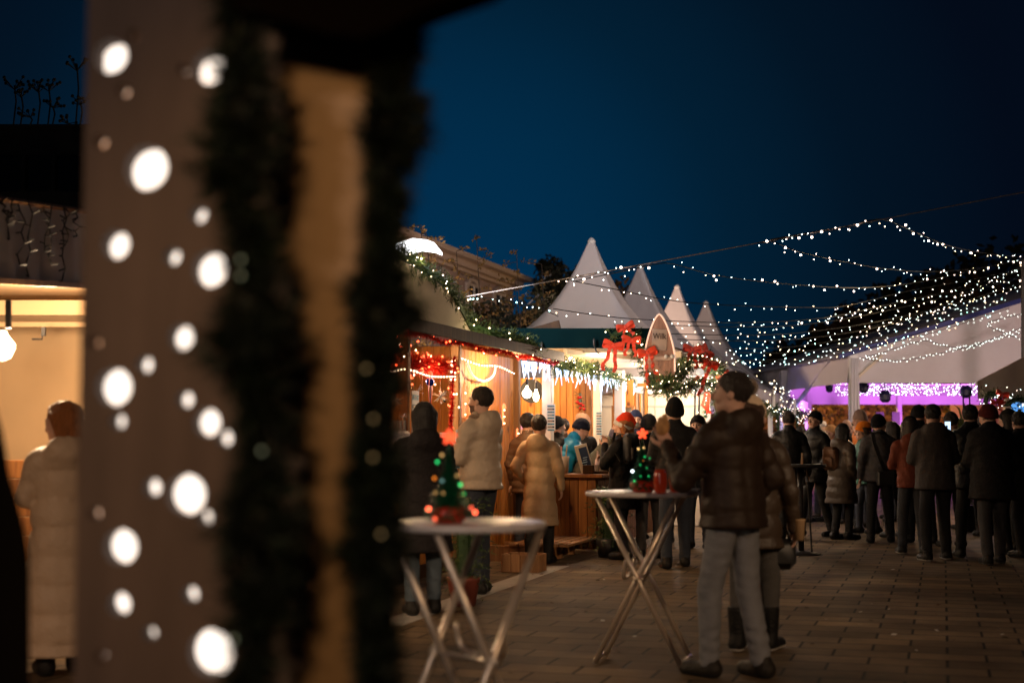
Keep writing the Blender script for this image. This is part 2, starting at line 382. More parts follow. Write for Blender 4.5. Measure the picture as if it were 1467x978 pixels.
def noise3(X, Y, Z, f, seed):
    r = np.random.default_rng(seed); o = 0
    for k in range(6):
        d = r.normal(size=3); d /= np.linalg.norm(d); o = o + np.sin((X*d[0]+Y*d[1]+Z*d[2])*f*(1+.35*k) + r.uniform(0, 6.28))
    return o / 6
HG = {}
def headgear(kind):
    if kind in HG: return HG[kind]
    lo, hi = (-.16,-.24,-.22), (.16,.19,.40)
    s = SDF(lo, hi, .0085); out = None; X, Y, Z = s.X, s.Y, s.Z; parts = []
    def done(mi=0): V, Fc = s.mesh(); parts.append((V, Fc, mi)); s.F = np.full(X.shape, 9.0)
    if kind in ('short', 'messy', 'bob', 'long', 'curly'):
        s.u(s.ell((0,-.012,.160), (.087,.104,.100)), 0)
        amp = {'short': .0075, 'messy': .008, 'bob': .005, 'long': .005, 'curly': .012}[kind]
        if kind in ('bob', 'long', 'curly'):
            zb = {'bob': .02, 'long': -.16, 'curly': -.06}[kind]
            for sx in (-1, 1): s.u(s.cone((sx*.06,-.03,.15), (sx*.058,-.045,zb), .045, .038), .03)
            s.u(s.cone((0,-.07,.15), (0,-.075,zb), .06, .05), .04)
        s.F += amp * noise3(X*1.0, Y*1.0, Z*.45, 120, 3)
        if kind in ('short', 'messy'): s.clip((.165 + .95*(Y-.06)) - Z)
        else:
            s.clip(np.minimum((.17 + .9*(Y-.06)) - Z, Y - .03 + .0*X)); 
        done(0)
    elif kind == 'bald_fringe':
        s.u(s.ell((0,-.012,.150), (.084,.103,.088)), 0); s.F += .003*noise3(X,Y,Z,120,4)
        s.clip(Z-.165 - .3*(Y < -2)); s.clip((.15 + .95*(Y-.02)) - Z); done(0)
    elif kind in ('beanie', 'pom', 'santa', 'beanie_tall', 'slouch'):
        top = {'beanie': .118, 'pom': .122, 'santa': .118, 'beanie_tall': .142, 'slouch': .13}[kind]
        s.u(s.ell((0,-.014,.150), (.093,.110,top)), 0)
        if kind == 'slouch': s.u(s.ell((0,-.06,.22), (.07,.08,.05)), .04)
        if kind == 'santa': s.u(s.cone((0,-.05,.23), (.02,-.13,.16), .06, .028), .05)
        s.F += .0025*noise3(X, Y, Z, 70, 5)
        band = (.125 + .45*(Y-.0)); s.clip(band + .0 - Z)
        bd = np.maximum(s.ell((0,-.014,.150), (.099,.116,top)), np.maximum(band - .004 - Z, Z - (band + .045)))
        if kind != 'santa': s.u(bd, .006); done(0)
        else:
            done(0)
            bd = np.maximum(s.ell((0,-.014,.150), (.106,.124,.125)), np.maximum(band - .012 - Z, Z - (band + .042)))
            s.u(bd + .005*noise3(X,Y,Z,260,8), 0); done(1)
            s.u(s.ell((.025,-.15,.14), (.032,.032,.032)) + .004*noise3(X,Y,Z,260,9), 0); done(1)
        if kind == 'pom':
            s.u(s.ell((0,-.03,.315), (.062,.062,.06)) + .008*noise3(X,Y,Z,260,9), 0); done(1)
    elif kind == 'cap':
        s.u(s.ell((0,-.010,.160), (.088,.106,.102)), 0); s.clip(.155 + .15*Y - Z); done(0)
        s.u(s.ell((0,.105,.168), (.062,.07,.012)), 0); s.clip(.06 - Y); done(0)
    elif kind == 'hood':
        s.u(s.ell((0,-.02,.145), (.108,.125,.135)), 0); s.u(s.cone((0,-.03,.05), (0,-.05,-.06), .10, .12), .05)
        s.F += .004*noise3(X,Y,Z,45,6); s.sub(s.ell((0,.12,.125), (.07,.09,.095)), .01); done(0)
    HG[kind] = parts; return parts

def rotx(a): return Matrix.Rotation(a, 4, 'X')
ARMS = {  # elbow, wrist (x is mirrored for the left arm), hand turn, at height 1.75
 'down': ((.25,-.03,1.14), (.255,.05,.90)), 'pocket': ((.285,-.06,1.15), (.20,.10,.97)),
 'hold': ((.235,.04,1.15), (.09,.26,1.24)), 'face': ((.22,.15,1.17), (.07,.21,1.40)),
 'reach': ((.22,.24,1.22), (.16,.47,1.10)), 'raise': ((.27,.12,1.20), (.16,.32,1.43)),
 'cross': ((.26,.02,1.15), (-.02,.18,1.17)), 'back': ((.26,-.10,1.15), (.10,-.16,1.02))}
SKIN = {}
def skin(tone, hair):
    key = (tone, hair)
    if key not in SKIN:
        c = {'fair': (.52,.31,.23), 'tan': (.40,.23,.16)}[tone]; hc = HAIR[hair]
        SKIN[key] = [mat('skin_'+tone, c, .5, var=.12, vs=30, spec=.35), mat('eye_dark', (.02,.015,.012), .25),
                     mat('lips_'+tone, (c[0]*.75, c[1]*.45, c[2]*.5), .45), mat('stubble_'+hair, tuple(x*.5+.45*y*.45 for x, y in zip(hc, c)), .8)]
    return SKIN[key]
HAIR = {'black': (.008,.006,.006), 'brown': (.045,.022,.012), 'auburn': (.30,.105,.028), 'grey': (.35,.33,.31), 'blond': (.35,.22,.1), 'dark': (.018,.012,.009)}
def cloth(name, col, kind='plain', rough=.75):
    if kind == 'smooth': return mat('smooth_'+name, col, .55, var=.12, vs=5, bump=.15, bs=30, spec=.25)
    if kind == 'knit': return mat('knit_'+name, col, .9, var=.25, vs=60, bump=.5, bs=220, spec=.1, sheen=.03, stretch=(1,1,.4))
    if kind == 'nylon': return mat('nylon_'+name, col, .5, var=.12, vs=6, bump=.45, bs=22, spec=.3)
    if kind == 'fur': return mat('fur_'+name, col, .95, var=.5, vs=50, bump=1.0, bs=130, sheen=.4)
    if kind == 'denim': return mat('denim_'+name, col, .85, var=.3, vs=9, bump=.3, bs=70)
    return mat('cloth_'+name, col, rough, var=.2, vs=10, bump=.5, bs=50, spec=.18)

def person(label, px, d, yaw, h=1.75, coat=('black', (.012,.012,.013), 'plain'), hem=.80, quilt=0, hood=False, fur=None, fem=False, tone='fair',
           hair=('short','dark'), hat=None, legs=('navy', (.018,.022,.035), 'denim'), shoe=(.012,.011,.010), armR='down', armL='down', lean=0, twist=0,
           nod=0, turn=0, stride=.06, spread=.10, beard=False, group=None, fat=1.0, res=.019, cuffs=None, showhands=True, scarf=None, grid=False, boots=False, sole=None, loc=None, bell=0):
    k = h / 1.75
    loc = Vector(loc) if loc is not None else G(px, d)
    t = thing('person', label, 'person', loc, R(yaw), group)
    hipz = .94
    def up(p):   # a point of the upper body after leaning and twisting
        v = Vector(p); v = Matrix.Rotation(R(twist), 3, 'Z') @ v
        v = Matrix.Translation((0,0,hipz)) @ rotx(-R(lean)) @ Matrix.Translation((0,0,-hipz)) @ v if v.z > hipz - .02 or lean else v
        return v
    S = lambda p: (p[0]*k, p[1]*k, p[2]*k)
    feet = [(-spread, -stride, .0), (spread, stride, .0)]
    if lean > 25: feet = [(-spread, -.12, 0), (spread, -.06, 0)]
    arms = []
    for sx, a in ((1, armR), (-1, armL)):
        e, wr = ARMS[a] if isinstance(a, str) else a
        arms.append((sx, up((sx*.172,-.005,1.395)), up((sx*e[0], e[1], e[2])), up((sx*wr[0], wr[1], wr[2]))))
    # ---- continuous body core
    s = SDF((-.5*k,-.45*k,-.02), (.5*k,.72*k if lean or 'reach' in (armR, armL) else .5*k,1.62*k), .032)
    s.u(s.cone(S(up((0,0,.98))), S(up((0,0,1.34))), .115*k, .13*k, .75), 0)
    s.u(s.cone(S(up((-.14,0,1.39))), S(up((.14,0,1.39))), .05*k, .05*k), .05)
    s.u(s.cone(S(up((0,0,1.38))), S(up((0,-.005,1.54))), .06*k, .055*k), .04)
    for sx, sh, el, wr in arms:
        s.u(s.cone(S(sh), S(el), .045*k, .038*k), .03); s.u(s.cone(S(el), S(wr), .036*k, .026*k), .02)
    for i, sx in enumerate((-1, 1)):
        kn = (sx*.09 + .5*(feet[i][0]-sx*.09), feet[i][1]*.5 + .03, .50)
        s.u(s.cone(S((sx*.085,0,.93)), S(kn), .08*k, .052*k), .03); s.u(s.cone(S(kn), S((feet[i][0], feet[i][1]-.01, .09)), .05*k, .034*k), .02)
        s.u(s.cone(S((feet[i][0], feet[i][1]-.03, .05)), S((feet[i][0]+sx*.02, feet[i][1]+.12, .035)), .036*k, .03*k), .02)
    mb = MB(); V, Fc = s.mesh(); mb.add(V, Fc.tolist(), 0)
    # ---- head
    neck = up((0,-.005,1.505))
    HM = Matrix.Translation(Vector(S(neck))) @ Matrix.Rotation(R(turn), 4, 'Z') @ rotx(-R(lean*.55 + nod)) @ Matrix.Scale(k**.4*1.06, 4)
    HV, HF = HEADS[fem]; fm = face_mats(HV, HF, beard)
    A = np.array(HM); V2 = HV @ A[:3,:3].T + A[:3,3]
    for mi in range(4):
        ff = HF[fm == mi]
        if mi == 0: mb.add(V2, ff.tolist(), 0); b0 = mb.n - len(V2)
        elif len(ff): mb.f += [tuple(int(i)+b0 for i in f) for f in ff]; mb.m += [mi]*len(ff)
    # ---- hands
    if showhands:
        for (sx, sh, el, wr), an in zip(arms, (armR, armL)):
            if an in ('pocket',): continue
            dirv = (wr - el).normalized(); z = -dirv
            xa = Vector((sx,0,0)) if abs(dirv.x) < .8 else Vector((0,0,1))
            if not isinstance(an, str) or an in ('hold','face','raise','reach','cross'): xa = Vector((sx*.6,0,.8)) if an != 'raise' else Vector((sx*.9,.5,.1))
            y_ = z.cross(xa).normalized() * (1 if sx > 0 else -1); x_ = y_.cross(z).normalized()
            if sx < 0: x_ = -x_
            hv, hf = HANDS['grip' if an in ('hold','raise','face') else 'relax']
            hv = hv * (.95*k); 
            if sx < 0: hv = hv * np.array((-1,1,1)); hf = hf[:, ::-1]
            y2 = y_ if sx > 0 else -y_
            x2 = y2.cross(z)
            Mx = np.array(Matrix((x2, y2, z)).transposed())
            mb.add(hv @ Mx.T + np.array(S(wr)), hf.tolist(), 0)
    part('body', mb, skin(tone, hair[1] if hair else 'dark'), t, True)
    # ---- coat
    lo_y = -.42*k; hy = .42*k
    if lean or 'reach' in (armR, armL): hy = .78*k
    if lean > 25: lo_y = -.35*k
    s = SDF((-.46*k, lo_y, (hem-.06)*k), (.46*k, hy, 1.66*k), res)
    X, Y, Z = s.X, s.Y, s.Z; cf = fat
    qd = lambda q, sp: (np.sqrt(np.abs(np.sin(np.pi*q/sp))) - .75)
    ca, sa = math.cos(R(lean)), math.sin(R(lean))
    s.u(s.cone(S(up((0,.0,1.02))), S(up((0,0,1.33))), .168*cf*k, .176*cf*k, .76), 0)
    s.u(s.cone(S(up((0,0,1.43))), S(up((-.15,0,1.385))), .07*cf**.5*k, .068*cf**.5*k), .07); s.u(s.cone(S(up((0,0,1.43))), S(up((.15,0,1.385))), .07*cf**.5*k, .068*cf**.5*k), .07)
    if fem: s.u(s.cone(S(up((-.07,.07,1.27))), S(up((.07,.07,1.27))), .07*k, .07*k), .06)
    if lean > 15: s.u(s.cone(S((0,-.01,hem+.08)), S((0,0,1.0)), .170*cf*k, .165*cf*k, .85), .05); s.clip((hem*k - Z))
    elif hem < .9:
        b = .198*cf + max(0, .85-hem)*(.12 + bell)
        s.u(s.cone(S((0,-.005,1.02)), S((0,-.005,hem-.05)), .172*cf*k, b*k, .86), .05)
    s.u(s.cone(S(up((0,-.01,1.42))), S(up((0,-.012,1.52 if not hood else 1.50))), .09*k, .078*k), .04)
    if quilt:
        q = (Z/k - hipz)*ca + Y/k*sa; dq = -(.030 if grid else .019)*qd(q + .012*np.sin(X*9+sum(loc)*3) + .01*np.sin(Y*14), quilt)
        if grid: dq = dq*.36 - .011*qd(X/k + .045, .125)
        s.F = s.F + dq
    for sx, sh, el, wr in arms:
        d1, t1, L1 = s.cone(S(sh), S(el), .074*cf**.6*k, .062*cf**.6*k, ret=True); d2, t2, L2 = s.cone(S(el), S(wr), .060*cf**.6*k, .047*k, ret=True)
        if quilt: d1 = d1 - .013*qd(t1*L1/k, quilt*.8); d2 = d2 - .012*qd(t2*L2/k + .03, quilt*.8)
        s.u(d1, .035); s.u(d2, .02)
    if quilt and hem < .9 and not grid: pass
    sd = int(abs(px)*7 + d*13) % 9999
    nz = .5 if (quilt or grid) else 1; s.F = s.F + .010*nz*noise3(X, Y, Z*1.6, 30, sd) + .006*nz*noise3(X, Y, Z*1.4, 66, sd+1)
    if hood:
        s.u(s.ell(S(up((0,-.105,1.455))), (.135*k,.085*k,.115*k)) + .006*noise3(X,Y,Z,40,sd+3), .03)
        s.sub(s.ell(S(up((0,-.06,1.56))), (.085*k,.065*k,.07*k)), .02)
    if hem > .0: s.clip(hem*k - Z) if lean < 15 else None
    V, Fc = s.mesh(); mb = MB(); mb.add(V, Fc.tolist())
    part('coat', mb, cloth(*coat), t, True)
    if fur:
        mbf = MB(); cx = Vector(S(up((0,-.055,1.50)))); pts = []
        for i in range(17):
            a = math.pi*(.12 + 1.76*i/16) + math.pi/2
            pts.append(cx + Vector((math.cos(a)*.115*k, math.sin(a)*.105*k + .03, .02*math.cos(2*a)*k - .02)))
        for i in range(len(pts)*26):
            q = pts[(i//26)]; dr = Vector(rng.normal(size=3)).normalized(); q2 = q + dr*.012
            sdv = dr.cross(Vector((.3,.2,.9))).normalized()*.006; e = q2 + dr*rng.uniform(.03,.05)*k + Vector((0,0,-.008))
            mbf.add([q2-sdv, q2+sdv, e], [(0,1,2)])
        mbf.tube(pts, .026*k, 7); part('fur_trim', mbf, cloth('trim_%02d' % (int(fur[0]*99)), fur, 'fur'), t, True)
    # ---- trousers
    if hem > .2:
        s = SDF((-.32*k,-.3*k,.03*k), (.32*k,.3*k,min(1.06, hem+.24)*k), res)
        s.u(s.cone(S((-.045,-.01,.97)), S((.045,-.01,.97)), .112*k, .112*k, .85), 0)
        for i, sx in enumerate((-1, 1)):
            kn = (sx*.095 + .5*(feet[i][0]-sx*.09), feet[i][1]*.5 + .035, .50); an = (feet[i][0], feet[i][1]-.012, .07)
            s.u(s.cone(S((sx*.08,-.008,.90)), S(kn), .093*k, .072*k), .035 if i == 0 else .012); s.u(s.cone(S(kn), S(an), .071*k, .058*k), .012)
        s.F = s.F + .006*noise3(s.X, s.Y, s.Z*2.6, 40, sd+5)*(1 + (s.Z < .3*k)*1.0); s.clip(.06*k - s.Z)
        V, Fc = s.mesh(); mb = MB(); mb.add(V, Fc.tolist()); part('trousers', mb, cloth(*legs), t, True)
    # ---- shoes
    for i, sx in enumerate((-1, 1)):
        f = feet[i]; s = SDF((f[0]*k-.09, f[1]*k-.14, 0.0), (f[0]*k+.09, f[1]*k+.24, .36*k if boots else .17*k), .0105)
        s.u(s.cone((f[0]*k, f[1]*k-.05, .05), (f[0]*k+sx*.02, f[1]*k+.155, .035), .052, .044), 0)
        s.u(s.cone((f[0]*k, f[1]*k-.02, .05), (f[0]*k, f[1]*k-.015, (.30 if boots else .11)*k), .05, .055 if not boots else .066), .03)
        s.clip(.004 - s.Z); s.clip(s.Z - (.31 if boots else .125)*k)
        V, Fc = s.mesh(); mb = MB(); cz = V[Fc].mean(1)[:,2]; mb.add(V, Fc[cz >= .024].tolist(), 0)
        b0 = mb.n - len(V); ff = Fc[cz < .024]; mb.f += [tuple(int(i_)+b0 for i_ in f_) for f_ in ff]; mb.m += [1]*len(ff)
        part('boot' if boots else 'shoe', mb, [cloth('shoe_%02d' % int(shoe[0]*300), shoe, 'plain', .5), mat('sole_%02d' % int((sole or shoe)[0]*100), sole or (.01,.01,.01), .6)], t, True)
    # ---- hair and hat
    def gear(kind, name, mats):
        mb = MB()
        for V, Fc, mi in headgear(kind): mb.add(V @ A[:3,:3].T + A[:3,3], Fc.tolist(), mi)
        return part(name, mb, mats, t, True)
    if hair: gear(hair[0], 'hair', mat('hair_'+hair[1], HAIR[hair[1]], .5, var=.4, vs=70, bump=.9, bs=180, stretch=(1,1,.25), spec=.4))
    if hat:
        kind, nm, col = hat[:3]; ms = [cloth('hat_'+nm, col, 'knit')]
        if len(hat) > 3: ms.append(cloth('hat2_'+nm, hat[3], 'fur'))
        elif kind in ('pom','santa'): ms.append(cloth('hatwhite', (.7,.66,.6), 'fur'))
        gear(kind, 'hat' if kind != 'hood' else 'hood', ms)
    if scarf:
        mb = MB(); c = Vector(S(up((0,.0,1.505)))); pts = [c + Vector((math.cos(a)*.082*k, math.sin(a)*.078*k, .012*math.sin(3*a))) for a in np.linspace(0, 2*math.pi, 22)]
        mb.tube(pts, .034*k, 8); part('scarf', mb, cloth('scarf_%02d%02d' % (int(scarf[0]*99), int(scarf[2]*99)), scarf, 'knit'), t, True)
    t['_k'] = k
    return t, HM, arms
# ================================================================ shared materials
M_WHITE = mat('white_paint', (.72,.70,.67), .45, var=.08, vs=5)
M_CREAM = mat('cream_wall', (.66,.56,.42), .7, var=.06, vs=3)
M_PINE = planks_mat('pine_boards', (.62,.25,.045), (.40,.12,.016))
M_PINED = planks_mat('stained_boards', (.30,.12,.03), (.16,.055,.013))
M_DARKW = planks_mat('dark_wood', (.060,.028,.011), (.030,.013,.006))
M_POST = planks_mat('post_wood', (.34,.18,.08), (.20,.09,.035))
M_CANVAS = mat('white_canvas', (.62,.58,.58), .75, var=.07, vs=2.5, bump=.5, bs=3, spec=.2)
M_CANVAS2 = mat('cream_canvas', (.55,.47,.40), .8, var=.12, vs=2.5, bump=.3, bs=6, spec=.2)
M_TEAL = mat('teal_canvas', (.0015,.012,.014), .9, var=.15, vs=5, spec=.05)
M_BLACK = mat('black_metal', (.012,.011,.011), .5)
M_BLK = mat('black_cloth', (.0045,.003,.002), 1.0, spec=0)
M_STEEL = mat('steel', (.55,.53,.50), .3, metal=.9, var=.1, vs=12)
M_WIRE = mat('cable', (.012,.014,.012), .6)
M_NEEDLE = [mat('needle_dark', (.025,.060,.018), .6, var=.5, vs=9), mat('needle_light', (.11,.15,.035), .6, var=.5, vs=9)]
M_RED = mat('red_ribbon', (.75,.06,.02), .45, var=.2, vs=20, sheen=.3)
M_REDM = mat('red_foil', (.55,.02,.01), .25, metal=.6, var=.4, vs=60)
M_SILV = mat('silver_foil', (.75,.78,.82), .2, metal=.9)
M_LWARM = mat('bulb_warm', (1,.9,.7), .3, emit=(1,.72,.42), es=16)
M_LPINK = mat('bulb_blush', (1,.9,.8), .3, emit=(1,.74,.60), es=13)
M_LWHITE = mat('bulb_white', (1,1,1), .3, emit=(.85,1,.93), es=11)
M_LCYAN = mat('bulb_cyan', (.8,1,1), .3, emit=(.45,.95,.88), es=14)
M_LRED = mat('bulb_red', (1,.2,.1), .3, emit=(1,.10,.03), es=9)
M_LICE = mat('icicle_glow', (.8,.9,1), .3, emit=(.38,.60,1), es=1.8)
M_BIG = mat('bulb_glass_lit', (1,.9,.7), .2, emit=(1,.78,.50), es=9)

def bulb_mesh(name, r, m, n=4):
    b = MB(); b.ball((0,0,0), r, n=n); return to_mesh(name, b, m, True)
BULB = {k: bulb_mesh('bulb_'+k, r, m) for k, r, m in (('warm', .008, M_LWARM), ('blush', .0064, M_LPINK), ('white', .0055, M_LWHITE), ('cyan', .0085, M_LCYAN),
        ('bright', .0135, M_LPINK), ('red', .011, M_LRED), ('tiny', .0062, M_LWHITE), ('tinyw', .006, M_LWARM))}
def bulbs(parent, pts, kinds, name='bulb'):
    Mi = MTX[parent.name].inverted()
    for p in pts:
        k = kinds if isinstance(kinds, str) else random.choice(kinds)
        o = link(name, BULB[k], parent, loc=Mi @ Vector(p))

def greenery(mb, pts, rad, dens, nl, nw, tuft=7, droop=.0, mi=(0,1), core=.25):
    """needle sprigs along a path"""
    n = len(pts)
    if core: mb.tube(pts, rad*core, 5, 0)
    for i in range(n-1):
        t = (pts[i+1]-pts[i]); L = t.length; t.normalize()
        for k in range(max(1, int(dens*L))):
            c = pts[i].lerp(pts[i+1], random.random()); dr = Vector(rng.normal(size=3)); dr = (dr - t*dr.dot(t)*.6).normalized()
            ln = rad*random.uniform(.55, 1.15); tip = c + dr*ln + Vector((0,0,-droop*ln)); m_ = mi[1] if random.random() < .4 else mi[0]
            for q in range(tuft):
                f = random.uniform(.25, 1); b = c.lerp(tip, f); nd = (dr*1.1 + Vector(rng.normal(size=3))*.75).normalized()
                e = b + nd*nl*random.uniform(.7,1.2); sd = nd.cross(Vector(rng.normal(size=3))).normalized()*nw
                mb.add([b-sd, b+sd, e], [(0,1,2)], m_)
    return mb
def boards(mb, a, b, z0, z1, th, wd=.1, gap=.004, ch=.006, lift=0):
    """vertical boards from a to b (2D points in the parent's space)"""
    a, b = Vector((*a, 0)), Vector((*b, 0)); L = (b-a).length; n = max(1, round(L/wd)); d = (b-a)/n; ang = math.atan2(d.y, d.x)
    M = Matrix.Rotation(ang, 3, 'Z')
    for i in range(n):
        c = a + d*(i+.5); mb.box((c.x, c.y, (z0+z1)/2), (L/n-gap, th, z1-z0), M, 0, ch)
    return mb
def hboards(mb, a, b, z0, z1, th, wd=.12, gap=.004, ch=.006):
    a, b = Vector((*a, 0)), Vector((*b, 0)); L = (b-a).length; n = max(1, round((z1-z0)/wd)); ang = math.atan2((b-a).y, (b-a).x)
    M = Matrix.Rotation(ang, 3, 'Z'); c = (a+b)/2; h = (z1-z0)/n
    for i in range(n): mb.box((c.x, c.y, z0+h*(i+.5)), (L, th, h-gap), M, 0, ch)
    return mb
ROW = R(-16.8)
U = Vector((math.sin(-ROW), math.cos(ROW), 0)); N_ = Vector((math.cos(ROW), math.sin(ROW), 0))

# ================================================================ ground
g = MB(); g.add([(-250,-60,0),(250,-60,0),(250,400,0),(-250,400,0)], [(0,1,2,3)])
m = mat('paving', (.13,.085,.055), .6, spec=.15)
n = m.node_tree.nodes; L = m.node_tree.links; b = n['Principled BSDF']
tcn = n.new('ShaderNodeTexCoord'); mp = n.new('ShaderNodeMapping'); mp.inputs['Rotation'].default_value = (0,0,-ROW); L.new(tcn.outputs['Object'], mp.inputs[0])
br = n.new('ShaderNodeTexBrick'); br.offset = .5; br.inputs['Scale'].default_value = 1; br.inputs['Brick Width'].default_value = .48; br.inputs['Row Height'].default_value = .30
br.inputs['Mortar Size'].default_value = .0105; br.inputs['Mortar Smooth'].default_value = .2; br.inputs['Bias'].default_value = 0
br.inputs['Color1'].default_value = (.185,.134,.086,1); br.inputs['Color2'].default_value = (.098,.073,.048,1); br.inputs['Mortar'].default_value = (.012,.009,.007,1)
L.new(mp.outputs[0], br.inputs[0])
no = n.new('ShaderNodeTexNoise'); no.inputs['Scale'].default_value = .9; no.inputs['Detail'].default_value = 9; no.inputs['Roughness'].default_value = .7; L.new(tcn.outputs['Object'], no.inputs[0])
cr = n.new('ShaderNodeValToRGB'); cr.color_ramp.elements[0].position = .33; cr.color_ramp.elements[0].color = (.34,.32,.30,1); cr.color_ramp.elements[1].position = .62; cr.color_ramp.elements[1].color = (1.15,1.1,1.05,1)
L.new(no.outputs[0], cr.inputs[0])
mx = n.new('ShaderNodeMix'); mx.data_type = 'RGBA'; mx.blend_type = 'MULTIPLY'; mx.inputs[0].default_value = 1; L.new(br.outputs['Color'], mx.inputs[6]); L.new(cr.outputs[0], mx.inputs[7]); L.new(mx.outputs[2], b.inputs['Base Color'])
n2 = n.new('ShaderNodeTexNoise'); n2.inputs['Scale'].default_value = 14; n2.inputs['Detail'].default_value = 8; L.new(tcn.outputs['Object'], n2.inputs[0])
ma = n.new('ShaderNodeMath'); ma.operation = 'MULTIPLY_ADD'; ma.inputs[1].default_value = -.9; L.new(br.outputs['Fac'], ma.inputs[0]); 
mb_ = n.new('ShaderNodeMath'); mb_.operation = 'MULTIPLY'; mb_.inputs[1].default_value = .35; L.new(n2.outputs[0], mb_.inputs[0]); L.new(mb_.outputs[0], ma.inputs[2])
bu = n.new('ShaderNodeBump'); bu.inputs['Strength'].default_value = .8; bu.inputs['Distance'].default_value = .012; L.new(ma.outputs[0], bu.inputs['Height']); L.new(bu.outputs[0], b.inputs['Normal'])
rr = n.new('ShaderNodeMapRange'); rr.inputs[3].default_value = .62; rr.inputs[4].default_value = .9; L.new(no.outputs[0], rr.inputs[0]); L.new(rr.outputs[0], b.inputs['Roughness'])
struct('ground', g, m)
# pale drainage strip along the stalls
a0, a1 = G(553,10.9), G(800,16.0)
g = MB(); w_ = N_*.13; g.add([a0-w_+Vector((0,0,.004)), a0+w_+Vector((0,0,.004)), a1+w_+Vector((0,0,.004)), a1-w_+Vector((0,0,.004))], [(0,1,2,3)])
struct('drain_strip', g, mat('pale_stone', (.34,.32,.30), .7, var=.3, vs=6, bump=.4, bs=60))

# ================================================================ wooden hut beside the tables (hut 1)
O1 = Vector((.04, 18.0, 0))
h1 = thing('wooden_hut', 'pine market hut selling sweets, red tinsel and bauble lights under its dark eave', 'market stall', O1, ROW)
mb = MB(); hboards(mb, (0,-5.5), (0,-2.42), .12, 1.0, .03, .13); boards(mb, (0,-2.30), (0,-.12), .12, 2.42, .03, .13)
boards(mb, (-2.2,-5.5), (-2.2,0), .1, 2.6, .03, .115); boards(mb, (-2.2,-.02), (-.03,-.02), .1, 2.6, .03, .12); boards(mb, (-2.2,-5.5), (-.03,-5.5), .1, 2.6, .03, .12)
boards(mb, (-1.25,-5.3), (-1.25,-2.5), 1.0, 2.35, .02, .12)
part('wall', mb, M_PINE, h1)
for y in (-.06, -2.36, -3.95, -5.5):
    mb = MB(); mb.box((.03,y,1.24), (.10,.10,2.44), None, 0, .012); part('post', mb, M_POST if y > -3 else M_PINED, h1)
mb = MB(); mb.box((.18,-3.95,1.02), (.55,3.0,.045), None, 0, .008); part('counter', mb, M_PINED, h1)
mb = MB(); mb.box((.02,-2.75,.06), (.10,5.6,.12)); part('base_beam', mb, M_DARKW, h1)
# roof: two boarded slopes with a dark fascia
mb = MB()
for i in range(14):
    t0 = i/14; x0 = lerp(.52,-1.1,t0); x1 = lerp(.52,-1.1,t0+1/14); z0 = lerp(2.46,2.88,t0); z1 = lerp(2.46,2.88,t0+1/14)
    mb.bar((( x0+x1)/2, -6.2, (z0+z1)/2+.02), ((x0+x1)/2, .32, (z0+z1)/2+.02), .11, .022, 0, (0,0,1), .003)
mb.bar((-1.1,-2.9,2.9), (-2.9,-2.9,2.5), 6.5, .03)
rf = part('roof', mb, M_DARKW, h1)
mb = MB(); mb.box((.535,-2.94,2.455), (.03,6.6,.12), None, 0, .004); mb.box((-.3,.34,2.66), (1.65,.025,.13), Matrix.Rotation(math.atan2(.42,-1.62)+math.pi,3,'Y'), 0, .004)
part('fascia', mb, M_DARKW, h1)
# curved canvas sign board standing on the roof
mb = MB(); pr = []
for i in range(15):
    t = i/14; y = lerp(-7.2, -2.15, t); zt = 2.62 + .62*math.sqrt(max(0, 1-((t-.0)/1.0)**2.6)); pr.append((y, zt))
V = []; Fc = []
for y, zt in pr: V += [(.12,y,2.56), (.12,y,zt), (.06,y,zt), (.06,y,2.56)]
for i in range(14):
    for k in range(4): Fc.append((i*4+k, i*4+(k+1)%4, i*4+4+(k+1)%4, i*4+4+k))
Fc += [(0,3,2,1), (56,57,58,59)]; mb.add(V, Fc)
part('fascia_board', mb, M_CANVAS2, h1, label='curved cream board above the eave')
MR1 = MTX[h1.name]
def L1(x, y, z): return MR1 @ Vector((x, y, z))
# garland along the board's edge
pts = poly([L1(.13, y, zt+.03) for y, zt in pr[::2]] + [L1(.14,-2.1,2.66), L1(.30,-1.75,2.60), L1(.42,-1.2,2.58), L1(.5,-.75,2.52)], .09)
gl = thing('fir_garland', 'lit fir garland curling over the cream board on the hut roof', 'garland', pts[0])
mb = MB(); greenery(mb, pts, .15, 200, .05, .005, 8, .2); part('greenery', mb, M_NEEDLE, gl, world=True)
bulbs(gl, [random.choice(pts) + Vector(rng.normal(size=3))*.05 + Vector((.03,-.07,.0)) for _ in range(64)], ['warm','warm','blush'])
for i_ in (len(pts)//5, len(pts)//2, 4*len(pts)//5): lamp('garland_glow', 'POINT', pts[i_] + Vector((.12,-.30,.05)), 5, (1,.78,.40), .05)
# red tinsel under the eave and around the window
def tinsel(label, pts, rad, dens, mats, cat='tinsel', group=None, nb=0, kind='red'):
    o = thing('tinsel_garland', label, cat, pts[0], 0, group); mb = MB(); mb.tube(pts, rad*.12, 4)
    for i in range(len(pts)-1):
        for k in range(int(dens*(pts[i+1]-pts[i]).length)+1):
            c = pts[i].lerp(pts[i+1], random.random()); dr = Vector(rng.normal(size=3)).normalized(); sd = dr.cross(Vector(rng.normal(size=3))).normalized()*.004
            mb.add([c-sd, c+sd, c+dr*rad*random.uniform(.6,1.1)], [(0,1,2)])
    part('strands', mb, mats, o, world=True)
    if nb: bulbs(o, [random.choice(pts)+Vector(rng.normal(size=3))*rad*.7 for _ in range(nb)], kind)
    return o
tinsel('dark red tinsel with red lights along the hut eave', poly([L1(.50,y,2.37 + .02*math.sin(y*5)) for y in np.linspace(-5.5,.25,14)], .08), .06, 700, M_REDM, nb=26, kind=['red','red','tinyw'])
